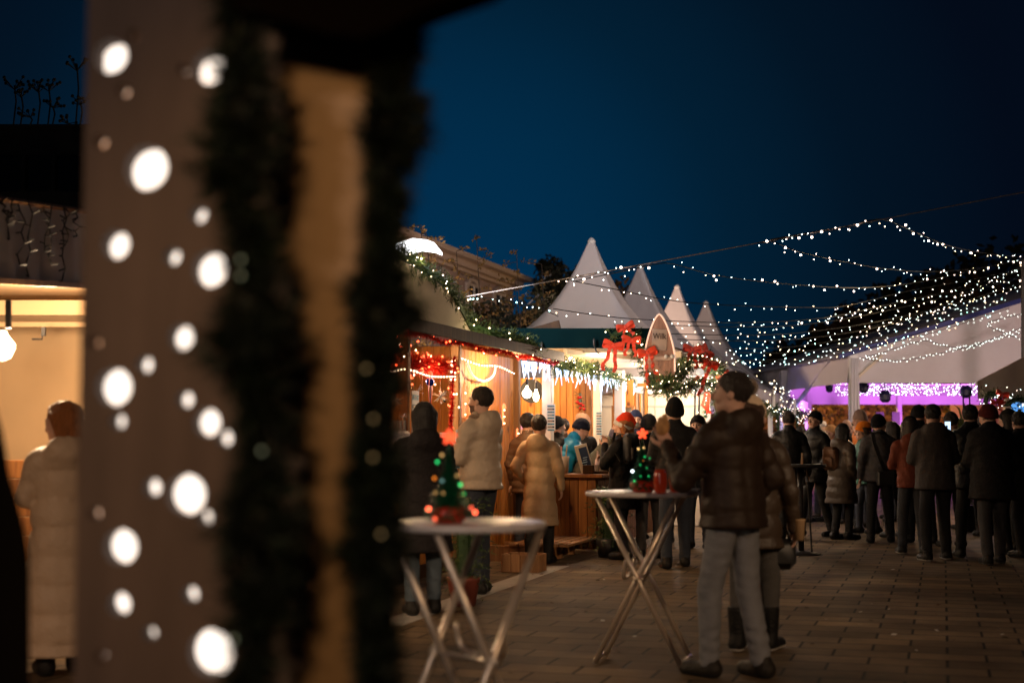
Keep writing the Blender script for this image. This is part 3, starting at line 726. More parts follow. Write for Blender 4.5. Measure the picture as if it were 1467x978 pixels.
lamp('tinsel_glow', 'POINT', L1(.12,-3.2,2.12), 5, (1,.30,.10), .05)
tinsel('red tinsel column hanging at the right side of the hut window', poly([L1(.06,-2.52,2.3), L1(.06,-2.58,1.9), L1(.07,-2.66,1.5), L1(.07,-2.7,1.22)], .05), .055, 1500, M_REDM, nb=16, kind=['red','warm'])
for a_, b_, z_, lb in ((-3.85,-2.5,2.22,'thick bright red tinsel bunched across the top of the hut window'), (-5.3,-4.05,2.22,'red tinsel draped over the dim left window of the hut')):
    o = tinsel(lb, poly([L1(-.02 + .05*math.sin(i*2.1), lerp(a_,b_,i/9), z_ - .07*math.sin(i*1.7)**2) for i in range(10)], .05), .17, 1500, M_REDM, nb=40, kind=['red','red','warm'])
o = thing('light_string', 'warm lights strung straight across the hut window below the tinsel', 'light string', L1(.05,-5.3,2.08))
wp = poly([L1(.07,-5.3,2.16), L1(.07,-4.7,2.04), L1(.07,-4,2.10), L1(.07,-3.3,2.06), L1(.07,-2.5,2.09)], .09); mb = MB(); mb.tube(wp, .004, 4); part('cable', mb, M_WIRE, o, world=True); bulbs(o, wp, 'warm')
# ornaments hanging in the window
def spiky(label, p, r, n=22, tall=1):
    o = single('star_ornament', (lambda m_: [m_.bar((0,0,0), Vector(d_)*r*random.uniform(.8,1), .006, .006) for d_ in [(Vector(rng.normal(size=3)).normalized() * Vector((1,1,tall))) for _ in range(n)]] and m_)(MB()), M_SILV, label, 'ornament', p, group='silver ornaments in the hut window')
    return o
spiky('large silver spiky star right of the blue bauble', L1(.06,-2.98,1.86), .10, 34)
spiky('slim silver icicle star left of the blue bauble', L1(.06,-3.68,1.88), .07, 20, 1.8)
spiky('silver star hanging left of the blue price list', L1(.08,-4.35,1.78), .09, 24)
spiky('smallest silver star low by the dark post', L1(.08,-4.12,1.62), .05, 18)
o = thing('bauble', 'shiny blue bauble under a red ribbon in the hut window', 'bauble', L1(.07,-3.32,2.0))
mb = MB(); mb.ball((0,0,0), .045, n=12); part('ball', mb, mat('blue_foil', (.01,.04,.45), .15, metal=.7), o, True)
mb = MB(); mb.strip([(-.02,.02,.02),(-.04,.05,.08),(0,.09,.05),(.02,.11,-.08),(.01,.09,-.2),(0,.12,-.32)], (0,1,.2), .05); mb.strip([(0,-.02,.02),(.03,-.07,.09),(0,-.11,.04),(-.01,-.08,-.1),(0,-.1,-.28)], (0,1,-.2), .055); part('ribbon', mb, M_RED, o)
mb = MB(); mb.strip([(.01,0,-.04),(.0,.03,-.2),(.01,.04,-.38)], (0,1,0), .016); part('blue_ribbon', mb, mat('blue_ribbon', (.02,.05,.4), .4), o)
# price lists on the hut
def price_list(label, p, w_, h_, yaw=ROW - R(90)+R(180), rows=6):
    o = thing('price_list', label, 'price list', p, yaw, 'price lists on the hut')
    mb = MB(); mb.box((0,0,0), (w_,.006,h_)); part('sheet', mb, mat('poster_white', (.66,.68,.70), .5), o)
    mb = MB(); mt = [mat('poster_blue', (.06,.24,.38), .5), mat('poster_dark', (.03,.05,.10), .5), mat('poster_tan', (.45,.30,.2), .5)]
    for i in range(rows):
        z = h_/2 - h_*(i+.7)/rows
        mb.box((0,-.005,z), (w_*.8,.003,h_/rows*.55), None, i % 2 if i % 3 else 0); mb.box((-w_*.1,-.008,z), (w_*.5,.003,h_/rows*.18), None, 2 if i%2 else 1)
    part('print', mb, mt, o); return o
# sheets face the square (+x of the row)
YS = ROW + R(90)
price_list('tall blue and white price list beside the dark post', L1(.10,-3.83,1.56), .20, .66, YS, 7)
price_list('short blue striped price list right of the red tinsel', L1(.10,-2.50,1.30), .16, .42, YS, 5)
# candy-cane lights and bulb string on the plank wall
for i, (y, z, lb) in enumerate(((-1.95,1.62,'candy cane light left of the white shade'), (-1.1,1.52,'lower candy cane light on the plank wall'), (-.72,1.78,'short candy cane light below the arched rope light'), (-.12,1.5,'candy cane light nearest the end post'), (-2.2,1.95,'large glowing candy cane at the middle post'))):
    big = 1.5 if i == 4 else 1
    o = thing('candy_cane_light', lb, 'light ornament', L1(.06,y,z), ROW, 'candy cane lights on the plank wall')
    pth = [(0, 0, -.2*big), (0,0,0)] + [(0, .045*big - .045*big*math.cos(a), .05*big*math.sin(a)) for a in np.linspace(.3,3.1,7)]
    mb = MB(); mb.tube(pth, .013*big, 7); part('cane', mb, mat('cane_glow', (.9,.3,.15), .4, emit=(1,.22,.08), es=1.6), o)
    for q in (-.18, -.1, -.02): link('bulb', BULB['warm'], o, loc=(.02,0,q*big))
mb = MB(); pts = poly([L1(.07,-2.1,2.26), L1(.09,-1.95,2.12), L1(.09,-1.55,2.08), L1(.09,-1.2,2.16), L1(.07,-1.05,2.28)], .06); mb.tube(pts, .013, 7)
single('rope_light', mb, mat('rope_glow', (.9,.9,.9), .4, emit=(1,.76,.52), es=1.0), 'white rope light sagging in an arc on the plank wall', 'rope light', pts[0], world=True)
mb = MB(); pts = poly([L1(.06,-2.25,2.30), L1(.06,-1.6,2.26), L1(.06,-.9,2.28), L1(.06,-.2,2.22)], .1)
o = thing('light_string', 'warm light string along the top of the plank wall', 'light string', pts[0]); mb.tube(pts, .004, 4); part('cable', mb, M_WIRE, o, world=True); bulbs(o, pts, 'warm')
o = thing('wall_lamp', 'small lit wall lamp with a white shade on the plank wall', 'lamp', L1(.09,-1.65,1.66), ROW)
mb = MB(); mb.lathe([(.05,-.05),(.09,-.05),(.10,.05),(.05,.06)], 16); part('lamp_shade', mb, mat('shade_glow', (.9,.85,.75), .5, emit=(1,.72,.45), es=2.5), o); mb = MB(); mb.box((-.05,0,0), (.05,.03,.03)); part('bracket', mb, M_BLACK, o)
lamp('wall_lamp_light', 'POINT', L1(.42,-1.5,2.15), 62, (1,.64,.32), .06)
mb = MB(); [mb.box((.03,lerp(-.2,.2,i/5),1.90), (.012,.02,.02)) for i in range(6)]
# window interior lamps and goods
for y in (-3.1, -4.9):
    o = thing('hanging_bulb', 'bare warm bulb hanging inside the hut, ' + ('behind the blue bauble' if y > -4 else 'above the coffee machine'), 'light bulb', L1(-.5,y,2.25), ROW)
    mb = MB(); mb.ball((0,0,0), .045, n=8); part('bulb', mb, M_BIG, o, True); mb = MB(); mb.tube([(0,0,.05),(0,0,.3)], .006, 5); part('cord', mb, M_WIRE, o)
lamp('hut_light', 'POINT', L1(-.55,-3.2,2.12), 120, (1,.66,.32), .08); lamp('hut_light_b', 'POINT', L1(-.5,-4.9,2.1), 14, (1,.58,.25), .08)
mbx = MB(); mbx.box((0,0,.22), (.42,.50,.44), None, 0, .02)
cm = thing('coffee_machine', 'steel coffee machine on the hut counter at the far left', 'coffee machine', L1(.05,-4.62,1.045), ROW)
part('casing', mbx, M_STEEL, cm); mb = MB(); mb.box((.22,-.1,.22), (.012,.2,.18), None, 0, .003); part('panel', mb, M_BLACK, cm)
mb = MB(); [mb.tube([(.18,-.15+.1*i,.42),(.18,-.15+.1*i,.54)], .02, 8) for i in range(4)]; part('spout', mb, M_STEEL, cm)
mb = MB(); mb.box((.0,0,.20), (.34,.40,.40), None, 0, .005); single('cardboard_box', mb, mat('cardboard', (.26,.13,.07), .85, var=.1), 'brown cardboard box on the counter next to the coffee machine', 'box', L1(.08,-4.12,1.045), ROW)
mb = MB(); [mb.ball((random.uniform(-.08,.08),random.uniform(-.1,.1),.03+random.uniform(0,.03)), .04, n=5, sc_=(1,1.4,.6)) for _ in range(7)]; single('foil_parcel', mb, M_SILV, 'crumpled silver foil lying on the coffee machine', 'foil', L1(.05,-4.62,1.60), ROW)
# flood lamp on the roof: a curved luminous panel
o = thing('flood_lamp', 'bright white curved flood lamp on a pole above the hut roof', 'flood lamp', P(597,360,14.6))
mb = MB(); pp = [P(562,368,14.4), P(578,357,14.45), P(598,350.5,14.5), P(618,353,14.6), P(628,357,14.7)]; mb.strip(pp, (.15,1,-.12), .42, .03)
part('diffuser', mb, mat('flood_glow', (1,1,1), .4, emit=(.92,.96,1), es=4), o, world=True)
mb = MB(); mb.tube([P(596,356,14.75), P(596,372,14.9), P(600,440,15.1)], .02, 8); part('pole', mb, M_BLACK, o, world=True)
lamp('flood_lamp_light', 'SPOT', P(612,352,15.0)+Vector((0,0,-.02)), 900, (.93,.94,1), .15, rot=P(930,440,26), spot=60, blend=.9)
lamp('flood_lamp_spill', 'POINT', P(600,345,15.4), 28, (.93,.92,1), .2)

# ================================================================ bar hut with white posts (hut 2)
O2 = Vector((.467, 18.5, 0))
h2 = thing('bar_hut', 'white-posted bar hut with a teal awning front, open towards the square', 'market stall', O2, ROW)
MR2 = MTX[h2.name]
def L2(x, y, z): return MR2 @ Vector((x, y, z))
def toL2(p): return MR2.inverted() @ Vector(p)
for y, w_ in ((0,.13), (2.78,.11), (4.3,.15), (6.35,.08)):
    mb = MB(); mb.box((0,y,1.25), (w_,w_,2.5), None, 0, .01); part('post', mb, M_WHITE, h2)
mb = MB(); boards(mb, (-2.6,3.4), (-.22,3.4), .1, 2.36, .03, .105); part('partition_wall', mb, M_PINE, h2, label='orange pine partition of vertical boards')
mb = MB(); boards(mb, (-.40,3.33), (-.22,3.33), .1, 2.36, .04, .09); part('trim_board', mb, M_PINED, h2)
mb = MB(); boards(mb, (-.18,4.6), (.16,4.6), 1.93, 2.36, .03, .1); part('hatch_board', mb, M_PINE, h2)
mb = MB()
for x in (-.17, .155): mb.box((x,4.56,1.45), (.035,.05,1.0))
for z in (1.93, 1.45, 1.0): mb.box((0,4.56,z), (.30,.045,.03))
part('hatch_frame', mb, M_PINED, h2); mb = MB(); mb.box((0,4.62,1.45), (.34,.02,.96)); part('hatch_panel', mb, M_CREAM, h2)
mb = MB(); boards(mb, (-2.7,0), (-2.7,6.8), .1, 2.5, .03, .12); part('back_wall', mb, M_PINE, h2)
# glazed double door
a, b_ = toL2(P(890,630,23.6)), toL2(P(926,630,23.35))
mb = MB(); dx = (b_-a)
for t in (0, .46, .54, 1.0): mb.box((a.x+dx.x*t, a.y+dx.y*t, 1.2), (.05,.05,2.3), None, 0, .004)
for (t0, t1) in ((0,.46),(.54,1)):
    for z in (.1, 1.0, 2.3): mb.bar((a.x+dx.x*t0, a.y+dx.y*t0, z), (a.x+dx.x*t1, a.y+dx.y*t1, z), .06, .05)
    mb.bar((a.x+dx.x*(t0+t1)/2, a.y+dx.y*(t0+t1)/2, 1.0), (a.x+dx.x*(t0+t1)/2, a.y+dx.y*(t0+t1)/2, 2.3), .02, .02)
part('door', mb, M_PINE, h2); mb = MB(); c_ = (a+b_)/2; mb.bar((a.x, a.y+.02, 1.2), (b_.x, b_.y+.02, 1.2), .012, 2.2, 0, (0,0,1)); 
mb2 = MB(); mb2.add([(a.x,a.y+.03,.1),(b_.x,b_.y+.03,.1),(b_.x,b_.y+.03,2.3),(a.x,a.y+.03,2.3)], [(0,1,2,3)]); part('door_glass', mb2, M_CREAM, h2)
# flat awning with rafters and teal front
mb = MB(); mb.box((.3,3.3,2.66), (2.2,6.6,.03)); part('awning_roof', mb, M_CANVAS, h2)
mb = MB()
for y in (.7, 2.0, 3.3, 4.6, 5.9): mb.box((.3,y,2.60), (2.2,.06,.08))
mb.bar((.15,.3,2.56), (1.2,3.2,2.56), .06, .06); part('rafter', mb, M_CREAM, h2)
mb = MB(); A0, A1, A2, A3 = P(698,470,18.1), P(936,470,18.1), P(936,498.5,18.1), P(698,498.5,18.1); th = Vector((0,.06,0))
mb.add([A0,A1,A2,A3,A0+th,A1+th,A2+th,A3+th], [(0,3,2,1),(4,5,6,7),(0,1,5,4),(1,2,6,5),(2,3,7,6),(3,0,4,7)])
part('awning_valance', mb, M_TEAL, h2, world=True)
for px_, z in ((776,495),(851,490)):
    mb = MB(); c_ = P(px_,z,18.03); mb.ball(c_, .035, n=6, sc_=(.5,.5,1.6)); mb.tube([c_+Vector((0,0,-.04)), c_+Vector((.03,0,-.12)), c_+Vector((.1,.0,-.17))], .01, 5)
    single('awning_clip', mb, M_BLACK, 'dark clamp with a pale knob on the teal valance, ' + ('above the first white post' if px_ < 800 else 'left of the red bows'), 'clamp', c_, world=True, group='clamps on the awning')
for x, y, z, s_, lb in ((-.05,-.9,2.02,1.25,'large globe bulb hanging left of the white post'), (.0,.0,2.0,.8,'smaller pear bulb hanging beside the large globe bulb')):
    pos = P(755,561,18.3) if s_ > 1 else P(768,566,18.4)
    o = thing('hanging_bulb', lb, 'light bulb', pos); mb = MB(); mb.lathe([(.012,.09),(.02,.05),(.048*s_,0),(.052*s_,-.03),(.035*s_,-.07),(.006,-.085)], 14); part('bulb', mb, M_BIG, o, True)
    mb = MB(); mb.tube([(0,0,.08),(0,0,.16)], .018, 8); mb.tube([(0,0,.16),(0,0,.42)], .005, 5); part('holder', mb, M_BLACK, o)
o = thing('hanging_bulb', 'glowing bulb hanging below the awning rafters above the garland', 'light bulb', P(818,518,19.5)); mb = MB(); mb.ball((0,0,0), .065, n=8); part('bulb', mb, M_BIG, o, True); mb = MB(); mb.tube([(0,0,.06),(0,0,.22)], .006, 5); part('cord', mb, M_WIRE, o)
lamp('bar_light_a', 'POINT', L2(-.9,.6,2.25), 120, (1,.66,.34), .08); lamp('bar_light_b', 'POINT', L2(.5,1.0,2.42), 75, (1,.70,.45), .08)
lamp('bar_light_c', 'POINT', L2(.9,3.9,2.4), 85, (1,.76,.58), .08); lamp('bar_light_d', 'POINT', L2(-1.2,2.2,2.3), 130, (1,.66,.34), .08)
# counter
bc = thing('bar_counter', 'L-shaped pine bar counter with a dark top, customers around it', 'bar counter', L2(0,0,0), ROW)
a = toL2(G(738,17.9)); b_ = toL2(G(857,17.75)); a.y = b_.y = (a.y+b_.y)/2
mb = MB(); boards(mb, (a.x,a.y), (b_.x,b_.y), .06, .93, .03, .12); boards(mb, (b_.x,a.y+.02), (b_.x,a.y+3.6), .06, .93, .03, .12); part('front', mb, M_PINED, bc)
mb = MB(); mb.box(((a.x+b_.x)/2+.02, a.y+.22, .955), (b_.x-a.x+.14,.56,.045), None, 0, .006); mb.box((b_.x-.16,a.y+2.0,.953), (.50,3.0,.043), None, 0, .006); part('top', mb, M_PINED, bc)
CT = .98
def on_counter(px, d=17.95, z=CT): return Vector((G(px,d,z).x, d, z))
p = on_counter(806); o = thing('utensil_bucket', 'beige bucket of wooden sticks and straws on the bar', 'bucket', p); mb = MB(); mb.lathe([(.07,0),(.085,.21),(.08,.215),(.066,.01)], 18); part('bucket', mb, mat('pot_beige', (.42,.33,.26), .5), o, True)
for i in range(7): mb = MB(); x, y = random.uniform(-.05,.05), random.uniform(-.05,.05); mb.tube([(x*.5,y*.5,.02),(x*1.3,y*1.3,.30+random.uniform(0,.06))], .008, 5); part('stick', mb, mat('stick_pink' if i%2 else 'stick_wood', (.5,.25,.22) if i%2 else (.45,.3,.15), .5), o)
p = on_counter(832, 17.9); o = thing('menu_stand', 'leaning menu stand with a blue printed chalk panel on the bar', 'menu stand', p, R(-8)); Mx = Matrix.Rotation(R(-14),3,'Y') @ Matrix.Rotation(R(14),3,'X')
mb = MB(); mb.box((.04,0,.19), (.16,.02,.36), Mx, 0, .004); part('board', mb, mat('easel', (.5,.45,.38), .5), o)
mb = MB(); mb.box((.055,-.018,.20), (.10,.006,.27), Mx); part('panel', mb, mat('menu_dark', (.02,.04,.10), .4), o)
mb = MB(); [mb.box((.055+random.uniform(-.02,.02),-.026,.11+.03*i), (random.uniform(.03,.08),.004,.010), Mx) for i in range(7)]; part('lettering', mb, mat('menu_line', (.35,.55,.8), .4), o)
p = on_counter(843,17.75); mb = MB(); mb.box((0,0,.055), (.14,.10,.11), None, 0, .008); single('napkin_box', mb, M_DARKW, 'small dark wooden box in front of the menu stand', 'box', p)
p = on_counter(853.5,17.95); o = thing('tray', 'low brown tray of glasses at the bar end', 'tray', p); mb = MB(); mb.box((0,0,.015), (.30,.22,.03), None, 0, .004); part('tray_base', mb, M_DARKW, o); mb = MB(); [mb.lathe([(.022,.03),(.028,.11),(.024,.11),(.018,.035)], 10, (-.1+.06*i,.02*(i%2),0)) for i in range(4)]; part('glasses', mb, mat('glass_pale', (.6,.5,.4), .1, trans=.6), o)
p = on_counter(857,18.3); mb = MB(); mb.lathe([(.035,0),(.045,.07),(.04,.16),(.018,.2),(.015,.27),(.02,.275)], 14); single('bottle', mb, mat('pink_white', (.65,.5,.45), .4), 'pale pink bottle standing near the bar corner', 'bottle', p, smooth=True)
# wreath with red baubles on the partition's trim board
o = thing('door_wreath', 'small hanging spray of red baubles on the pine partition', 'wreath', P(831,575,21.6)); mb = MB(); greenery(mb, [Vector((0,0,.12)), Vector((0,0,0)), Vector((0,0,-.12))], .09, 160, .03, .004); part('greenery', mb, M_NEEDLE, o)
for i in range(8): mb = MB(); mb.ball((random.uniform(-.06,.06),-.07,random.uniform(-.12,.1)), .025, n=6); part('bauble', mb, M_REDM, o, True)
mb = MB(); mb.lathe([(.17,-.01),(.17,.01)], 24); mb.xf(Matrix.Rotation(R(90),4,'X')); single('round_tray', mb, M_BLACK, 'dark round tray hanging behind the globe bulb', 'tray', P(762,560,20.3))
for px_, d_, lb in ((785,18.28,'small notice stuck on the first white post'), (857.5,21.1,'small notice stuck on the second white post')):
    p = P(px_+4 if px_ < 800 else px_, 598 if px_ < 800 else 606, d_); price_list(lb, p + Vector((0,-.09,0)), .11 if px_<800 else .09, .34, 0, 9)

# garland along the post line, with fairy lights and icicle lights below
gp = poly([P(790,522,18.4), P(815,524,19.2), P(850,529,20.9), P(872,537,22), P(893,548,23), P(915,546,24), P(938,553,25.2), P(955,575,25.0), P(963,560,24.6)], .08)
o = thing('fir_garland', 'lit fir garland with icicle lights hung along the bar posts', 'garland', gp[0]); mb = MB(); greenery(mb, gp, .15, 220, .055, .006, 7, .2); part('greenery', mb, M_NEEDLE, o, world=True)
bulbs(o, [random.choice(gp) + Vector(rng.normal(size=3))*.05 + Vector((.02,-.09,-.01)) for _ in range(90)], ['warm','warm','tinyw'])
for i_ in (4, len(gp)//4, len(gp)//2, 3*len(gp)//4): lamp('garland_glow', 'POINT', gp[i_] + Vector((.10,-.28,.10)), 3.5, (1,.85,.5), .05)
def icicles(label, a, b, n, name='icicle_light'):
    o = thing('icicle_lights', label, 'icicle lights', a, 0, 'icicle light chains'); mb = MB(); mb.tube([a,b], .004, 4); part('cable', mb, M_WIRE, o, world=True)
    for i in range(n):
        t = (i+.5)/n; c = a.lerp(b, t) + Vector((random.uniform(-.02,.02),-.03,0)); L_ = random.choice((.10,.16,.22,.13)); mb = MB()
        mb.tube([c, c+Vector((random.uniform(-.02,.02),0,-L_*.5)), c+Vector((random.uniform(-.03,.03),0,-L_))], [.015,.010,.003], 6); part('icicle', mb, M_LICE, o, world=True)
icicles('blue-white icicle lights dripping below the bar garland, left half', P(795,527,18.3), P(868,541,21.8), 26)
icicles('blue-white icicle lights dripping below the bar garland, right half', P(868,541,21.8), P(945,556,25), 26)
icicles('icicle lights hanging from the hut eave left of the first white post', P(737,516,18.0), P(789,521,18.2), 20)
lamp('icicle_glow_light', 'POINT', P(780,530,17.9), 9, (.6,.72,1), .1); lamp('icicle_glow_light_b', 'POINT', P(870,550,21.2), 14, (.6,.74,1), .1); lamp('icicle_glow_light_c', 'POINT', P(925,565,24), 16, (.66,.78,1), .1)
# garland over the awning corner with bows
ga = poly([P(868,492,18.2), P(880,480,18.1), P(897,473,18.05), P(912,486,18.0), P(915,505,18.1), P(925,515,18.3), P(938,550,17.85), P(958,546,17.85), P(985,520,20.5), P(1002,505,21), P(1020,520,22), P(1040,542,23.2)], .06)
o = thing('fir_garland', 'thick lit fir garland climbing over the awning corner around the sled', 'garland', ga[0]); mb = MB(); greenery(mb, ga, .15, 230, .05, .005, 7, .1); part('greenery', mb, M_NEEDLE, o, world=True)
bulbs(o, [random.choice(ga) + Vector(rng.normal(size=3))*.06 + Vector((.0,-.1,0)) for _ in range(85)], ['warm','warm','blush','tinyw'])
gb = poly([P(950,560,20), P(975,556,20.6), P(1000,548,21.4), P(1025,552,22.4), P(1042,548,23)], .06)
o = thing('fir_garland', 'lower fir garland sagging right of the sled above the white tent wall', 'garland', gb[0]); mb = MB(); greenery(mb, gb, .15, 230, .05, .005, 7, .2); part('greenery', mb, M_NEEDLE, o, world=True)
bulbs(o, [random.choice(gb) + Vector(rng.normal(size=3))*.06 + Vector((.0,-.1,0)) for _ in range(50)], ['warm','blush','tinyw'])
def bow(label, c, s_, rot, tails=1.0):
    mb = MB(); s_ *= .66
    for sx in (-1, 1):
        pth = [(0,0,0),(sx*.5,-.12,.22),(sx*.95,-.16,.28),(sx*1.05,-.05,.0),(sx*.9,.1,-.16),(sx*.4,.04,-.08),(0,0,0)]
        mb.strip(poly([Vector(q) for q in pth], .12), (0,.45,1), .50, .02)
        mb.strip(poly([Vector(q) for q in [(0,-.03,0),(sx*.30,-.22,-.5),(sx*.36,.06,-1.1*tails),(sx*.62,-.24,-1.6*tails),(sx*.50,.0,-2.1*tails)]], .12), [(1,.35+.8*math.sin(i*.9),.15) for i in range(60)], .40, .02)
    mb.ball((0,-.06,0), .17, n=6)
    M = Matrix.Rotation(rot, 4, 'Y') @ Matrix.Scale(s_, 4)
    mb.xf(M); single('ribbon_bow', mb, M_RED, label, 'bow', c, R(random.uniform(-15,25)), 'red bows on the bar garland')
for c_, s_, r_, t_, lb in ((P(879,495,17.9),.20,.2,1.2,'red bow with a long tail at the left end of the garland'), (P(896,468,17.9),.17,-.3,.6,'topmost red bow, standing above the teal valance'), (P(905,487,17.85),.17,.1,.9,'red bow directly below the topmost bow'),
                 (P(927,505,17.9),.20,-.2,1.5,'red bow with streaming tails left of the sled'), (P(992,500,20.2),.20,.1,1.0,'red bow right of the sled at the garland crest'), (P(1016,520,21.2),.22,.5,1.7,'red bow with the longest tail over the white wall'),
                 (P(1036,538,22.6),.17,-.5,.7,'red bow at the far right end of the garland'), (P(1013,503,20.9),.17,.9,.9,'pinkish red looped bow behind the eating man')):
    bow(lb, c_, s_, r_, t_)
for px_, py_ in ((1003,533),(975,536)):
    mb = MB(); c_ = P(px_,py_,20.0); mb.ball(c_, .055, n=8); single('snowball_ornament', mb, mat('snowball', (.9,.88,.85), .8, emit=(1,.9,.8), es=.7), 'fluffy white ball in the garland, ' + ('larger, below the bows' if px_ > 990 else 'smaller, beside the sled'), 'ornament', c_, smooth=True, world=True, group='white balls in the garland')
lamp('sled_garland_glow', 'POINT', P(930,512,17.3), 9, (1,.74,.50), .05)
# sled-shaped wooden plaque
o = thing('wooden_sled', 'upright arched wooden sled board outlined with rope light on the awning corner', 'sled', P(945,560,18.05))
H_ = P(945,445,18.05).z - P(945,556,18.05).z; W_ = (P(967,480,18.05)-P(923,480,18.05)).x
def outline(nn=26, sc__=1.0):
    pts = []
    for i in range(nn+1):
        t = i/nn; xx = -math.cos(math.pi*t); zz = (1-abs(xx)**1.55)**.8
        pts.append((xx*W_/2*sc__, H_*(.46 + .54*zz*sc__)))
    return [(-W_*.40*sc__, 0.02)] + [(-W_*.5*sc__, H_*.25)] + pts + [(W_*.5*sc__, H_*.25), (W_*.40*sc__, 0.02)]
ol = outline(); mb = MB(); k = len(ol); mb.add([(x,-.02,z) for x, z in ol] + [(x,.02,z) for x, z in ol], [tuple(range(k)), tuple(range(2*k-1,k-1,-1))] + [(i, i+k, (i+1)%k+k, (i+1)%k) for i in range(k)])
part('board', mb, mat('sled_wood', (.42,.24,.18), .6, var=.45, vs=4, stretch=(9,9,.8), bump=.3, bs=10), o)
mb = MB(); mb.tube([Vector((x,-.03,z)) for x, z in outline(26,.98)[1:-1]], .012, 6); part('rope_light', mb, mat('sled_rope', (.9,.7,.5), .4, emit=(1,.6,.45), es=.7), o)
mb = MB(); mb.box((0,-.045,H_*.42), (W_*.8,.03,.06), None, 0, .01); part('crossbar', mb, mat('sled_bar', (.55,.42,.36), .6, var=.2), o)
mb = MB(); mb.box((.0,-.026,H_*.66), (W_*.50,.012,H_*.28), Matrix.Rotation(.05,3,'Y'), 0, .02); pn = part('name_panel', mb, mat('sled_panel', (.50,.38,.32), .6, var=.2), o)
def text_mesh(body, size, th=.003, sx=1):
    cu = bpy.data.curves.new('text', 'FONT'); cu.body = body; cu.size = size; cu.extrude = th; cu.align_x = 'CENTER'; cu.align_y = 'CENTER'; cu.resolution_u = 2
    ob = bpy.data.objects.new('t', cu); C.objects.link(ob); dg = bpy.context.evaluated_depsgraph_get(); me = bpy.data.meshes.new_from_object(ob.evaluated_get(dg)); bpy.data.objects.remove(ob); return me
me = text_mesh('Wilk', .085); me.transform(Matrix.Translation((0,-.040,H_*.70)) @ Matrix.Rotation(R(90),4,'X') @ Matrix.Scale(1.25,4,(0,1,0))); me.materials.append(mat('sled_ink', (.10,.06,.05), .7)); link('lettering', me, o)
for x in (-.2, .12, .25): mb = MB(); mb.ball((x*W_*1.6,-.07,H_*(.44 if x > 0 else .52)), .028, n=7); part('knob', mb, M_BLACK if x < 0 else mat('button_white', (.8,.8,.8), .4), o, True)
# ================================================================ pagoda tents in a row
def pagoda(label, loc, yaw, hx, hy, eave, peak, group, ex=2.3, first=False):
    o = thing('pagoda_tent', label, 'tent', loc, yaw, group); n = 16; m = 10; mb = MB(); V = []
    for i in range(n+1):
        t = i/n; w_ = .02 + .38*t + .58*t**3; z = peak - (peak-eave)*t
        for k in range(4*m):
            s_, q = divmod(k, m); f = -1 + 2*q/m; x, y = ((f,-1),(1,f),(-f,1),(-1,-f))[s_]
            sag = 1 - .05*(1-f*f)*math.sin(math.pi*min(1, t*1.05))   # cloth drawn in between its corner ridges
            wr = .030*math.sin(7*t + 1.9*k)*t + .02*math.sin(11*t - 2.6*k)*t
            V.append((x*hx*w_*sag, y*hy*w_*sag, z + wr))
    Fc = [(i*4*m+k, (i+1)*4*m+k, (i+1)*4*m+(k+1)%(4*m), i*4*m+(k+1)%(4*m)) for i in range(n) for k in range(4*m)]
    mb.add(V, Fc); mb.add([V[k] for k in range(4*m)], [tuple(range(4*m))]); part('roof', mb, M_CANVAS, o, True)
    mb = MB(); V = []; per = []
    for s_, (ax, ay, bx, by) in enumerate(((-1,-1,1,-1),(1,-1,1,1),(1,1,-1,1),(-1,1,-1,-1))):
        for q in range(24): per.append((lerp(ax,bx,q/24)*hx, lerp(ay,by,q/24)*hy))
    for j, z in enumerate((eave+.02, eave-.12, eave-.26)):
        for i, (x, y) in enumerate(per): r = 1 + .006*math.sin(i*1.3)*j; V.append((x*r, y*r, z + (.018*math.cos(i*math.pi) if j == 2 else 0)))
    K = len(per); mb.add(V, [(j*K+i, (j+1)*K+i, (j+1)*K+(i+1)%K, j*K+(i+1)%K) for j in range(2) for i in range(K)]); part('valance', mb, M_CANVAS, o, True)
    for sx in (-1,1):
        for sy in (-1,1): mb = MB(); mb.box((sx*(hx-.06), sy*(hy-.06), eave/2), (.07,.07,eave)); part('pole', mb, M_WHITE, o)
    mb = MB(); mb.lathe([(.07,0),(.075,.05),(.03,.10)], 12, (0,0,peak-.03)); part('cap', mb, M_WHITE, o)
    return o
TS = ((25.8,5.0,'first and tallest-looking pagoda tent, its near face whiter, directly behind the teal valance'), (30.0,5.03,'second pagoda tent from the bar'), (34.2,5.06,'third pagoda tent, above the right side of the sled'), (38.4,5.08,'farthest small pagoda tent beside the string lights'))
for d_, pk, lb in TS:
    x = 1.45 + .302*(d_-25.8); pagoda(lb, (x, d_, 0), ROW, 2.5, 2.13, 2.42, pk, 'white pagoda tents in a row')
    lamp('tent_light', 'POINT', Vector((x,d_,2.1)) + N_*1.2, 45 if d_ < 27 else 60, (1,.86,.74), .15)
T1 = Matrix.Translation((1.45,25.8,0)) @ Matrix.Rotation(ROW,4,'Z')
mb = MB(); mb.box((1.05,-2.0,1.2), (2.75,.02,2.36)); 
ww = single('tent_side_wall', mb, M_CREAM, 'cream canvas side wall of the first pagoda behind the bar crowd', 'tent wall', (1.45,25.8,0), ROW)
mb = MB(); mb.box((1.0,-2.02,1.95), (2.6,.012,.03)); mb.box((1.55,-2.02,1.2), (.02,.012,2.3)); mb.box((1.05,-2.02,1.2), (.012,.012,2.3)); part('seam', mb, mat('seam', (.45,.38,.3), .8), ww)
mb = MB(); mb.box((-.4,2.0,1.2), (4.0,.02,2.36)); single('tent_back_wall', mb, M_CREAM, 'lit cream inner wall at the far end of the first pagoda', 'tent wall', (1.45,25.8,0), ROW)
lamp('bar_wall_light', 'POINT', P(960,545,22.4), 90, (1,.83,.66), .1)
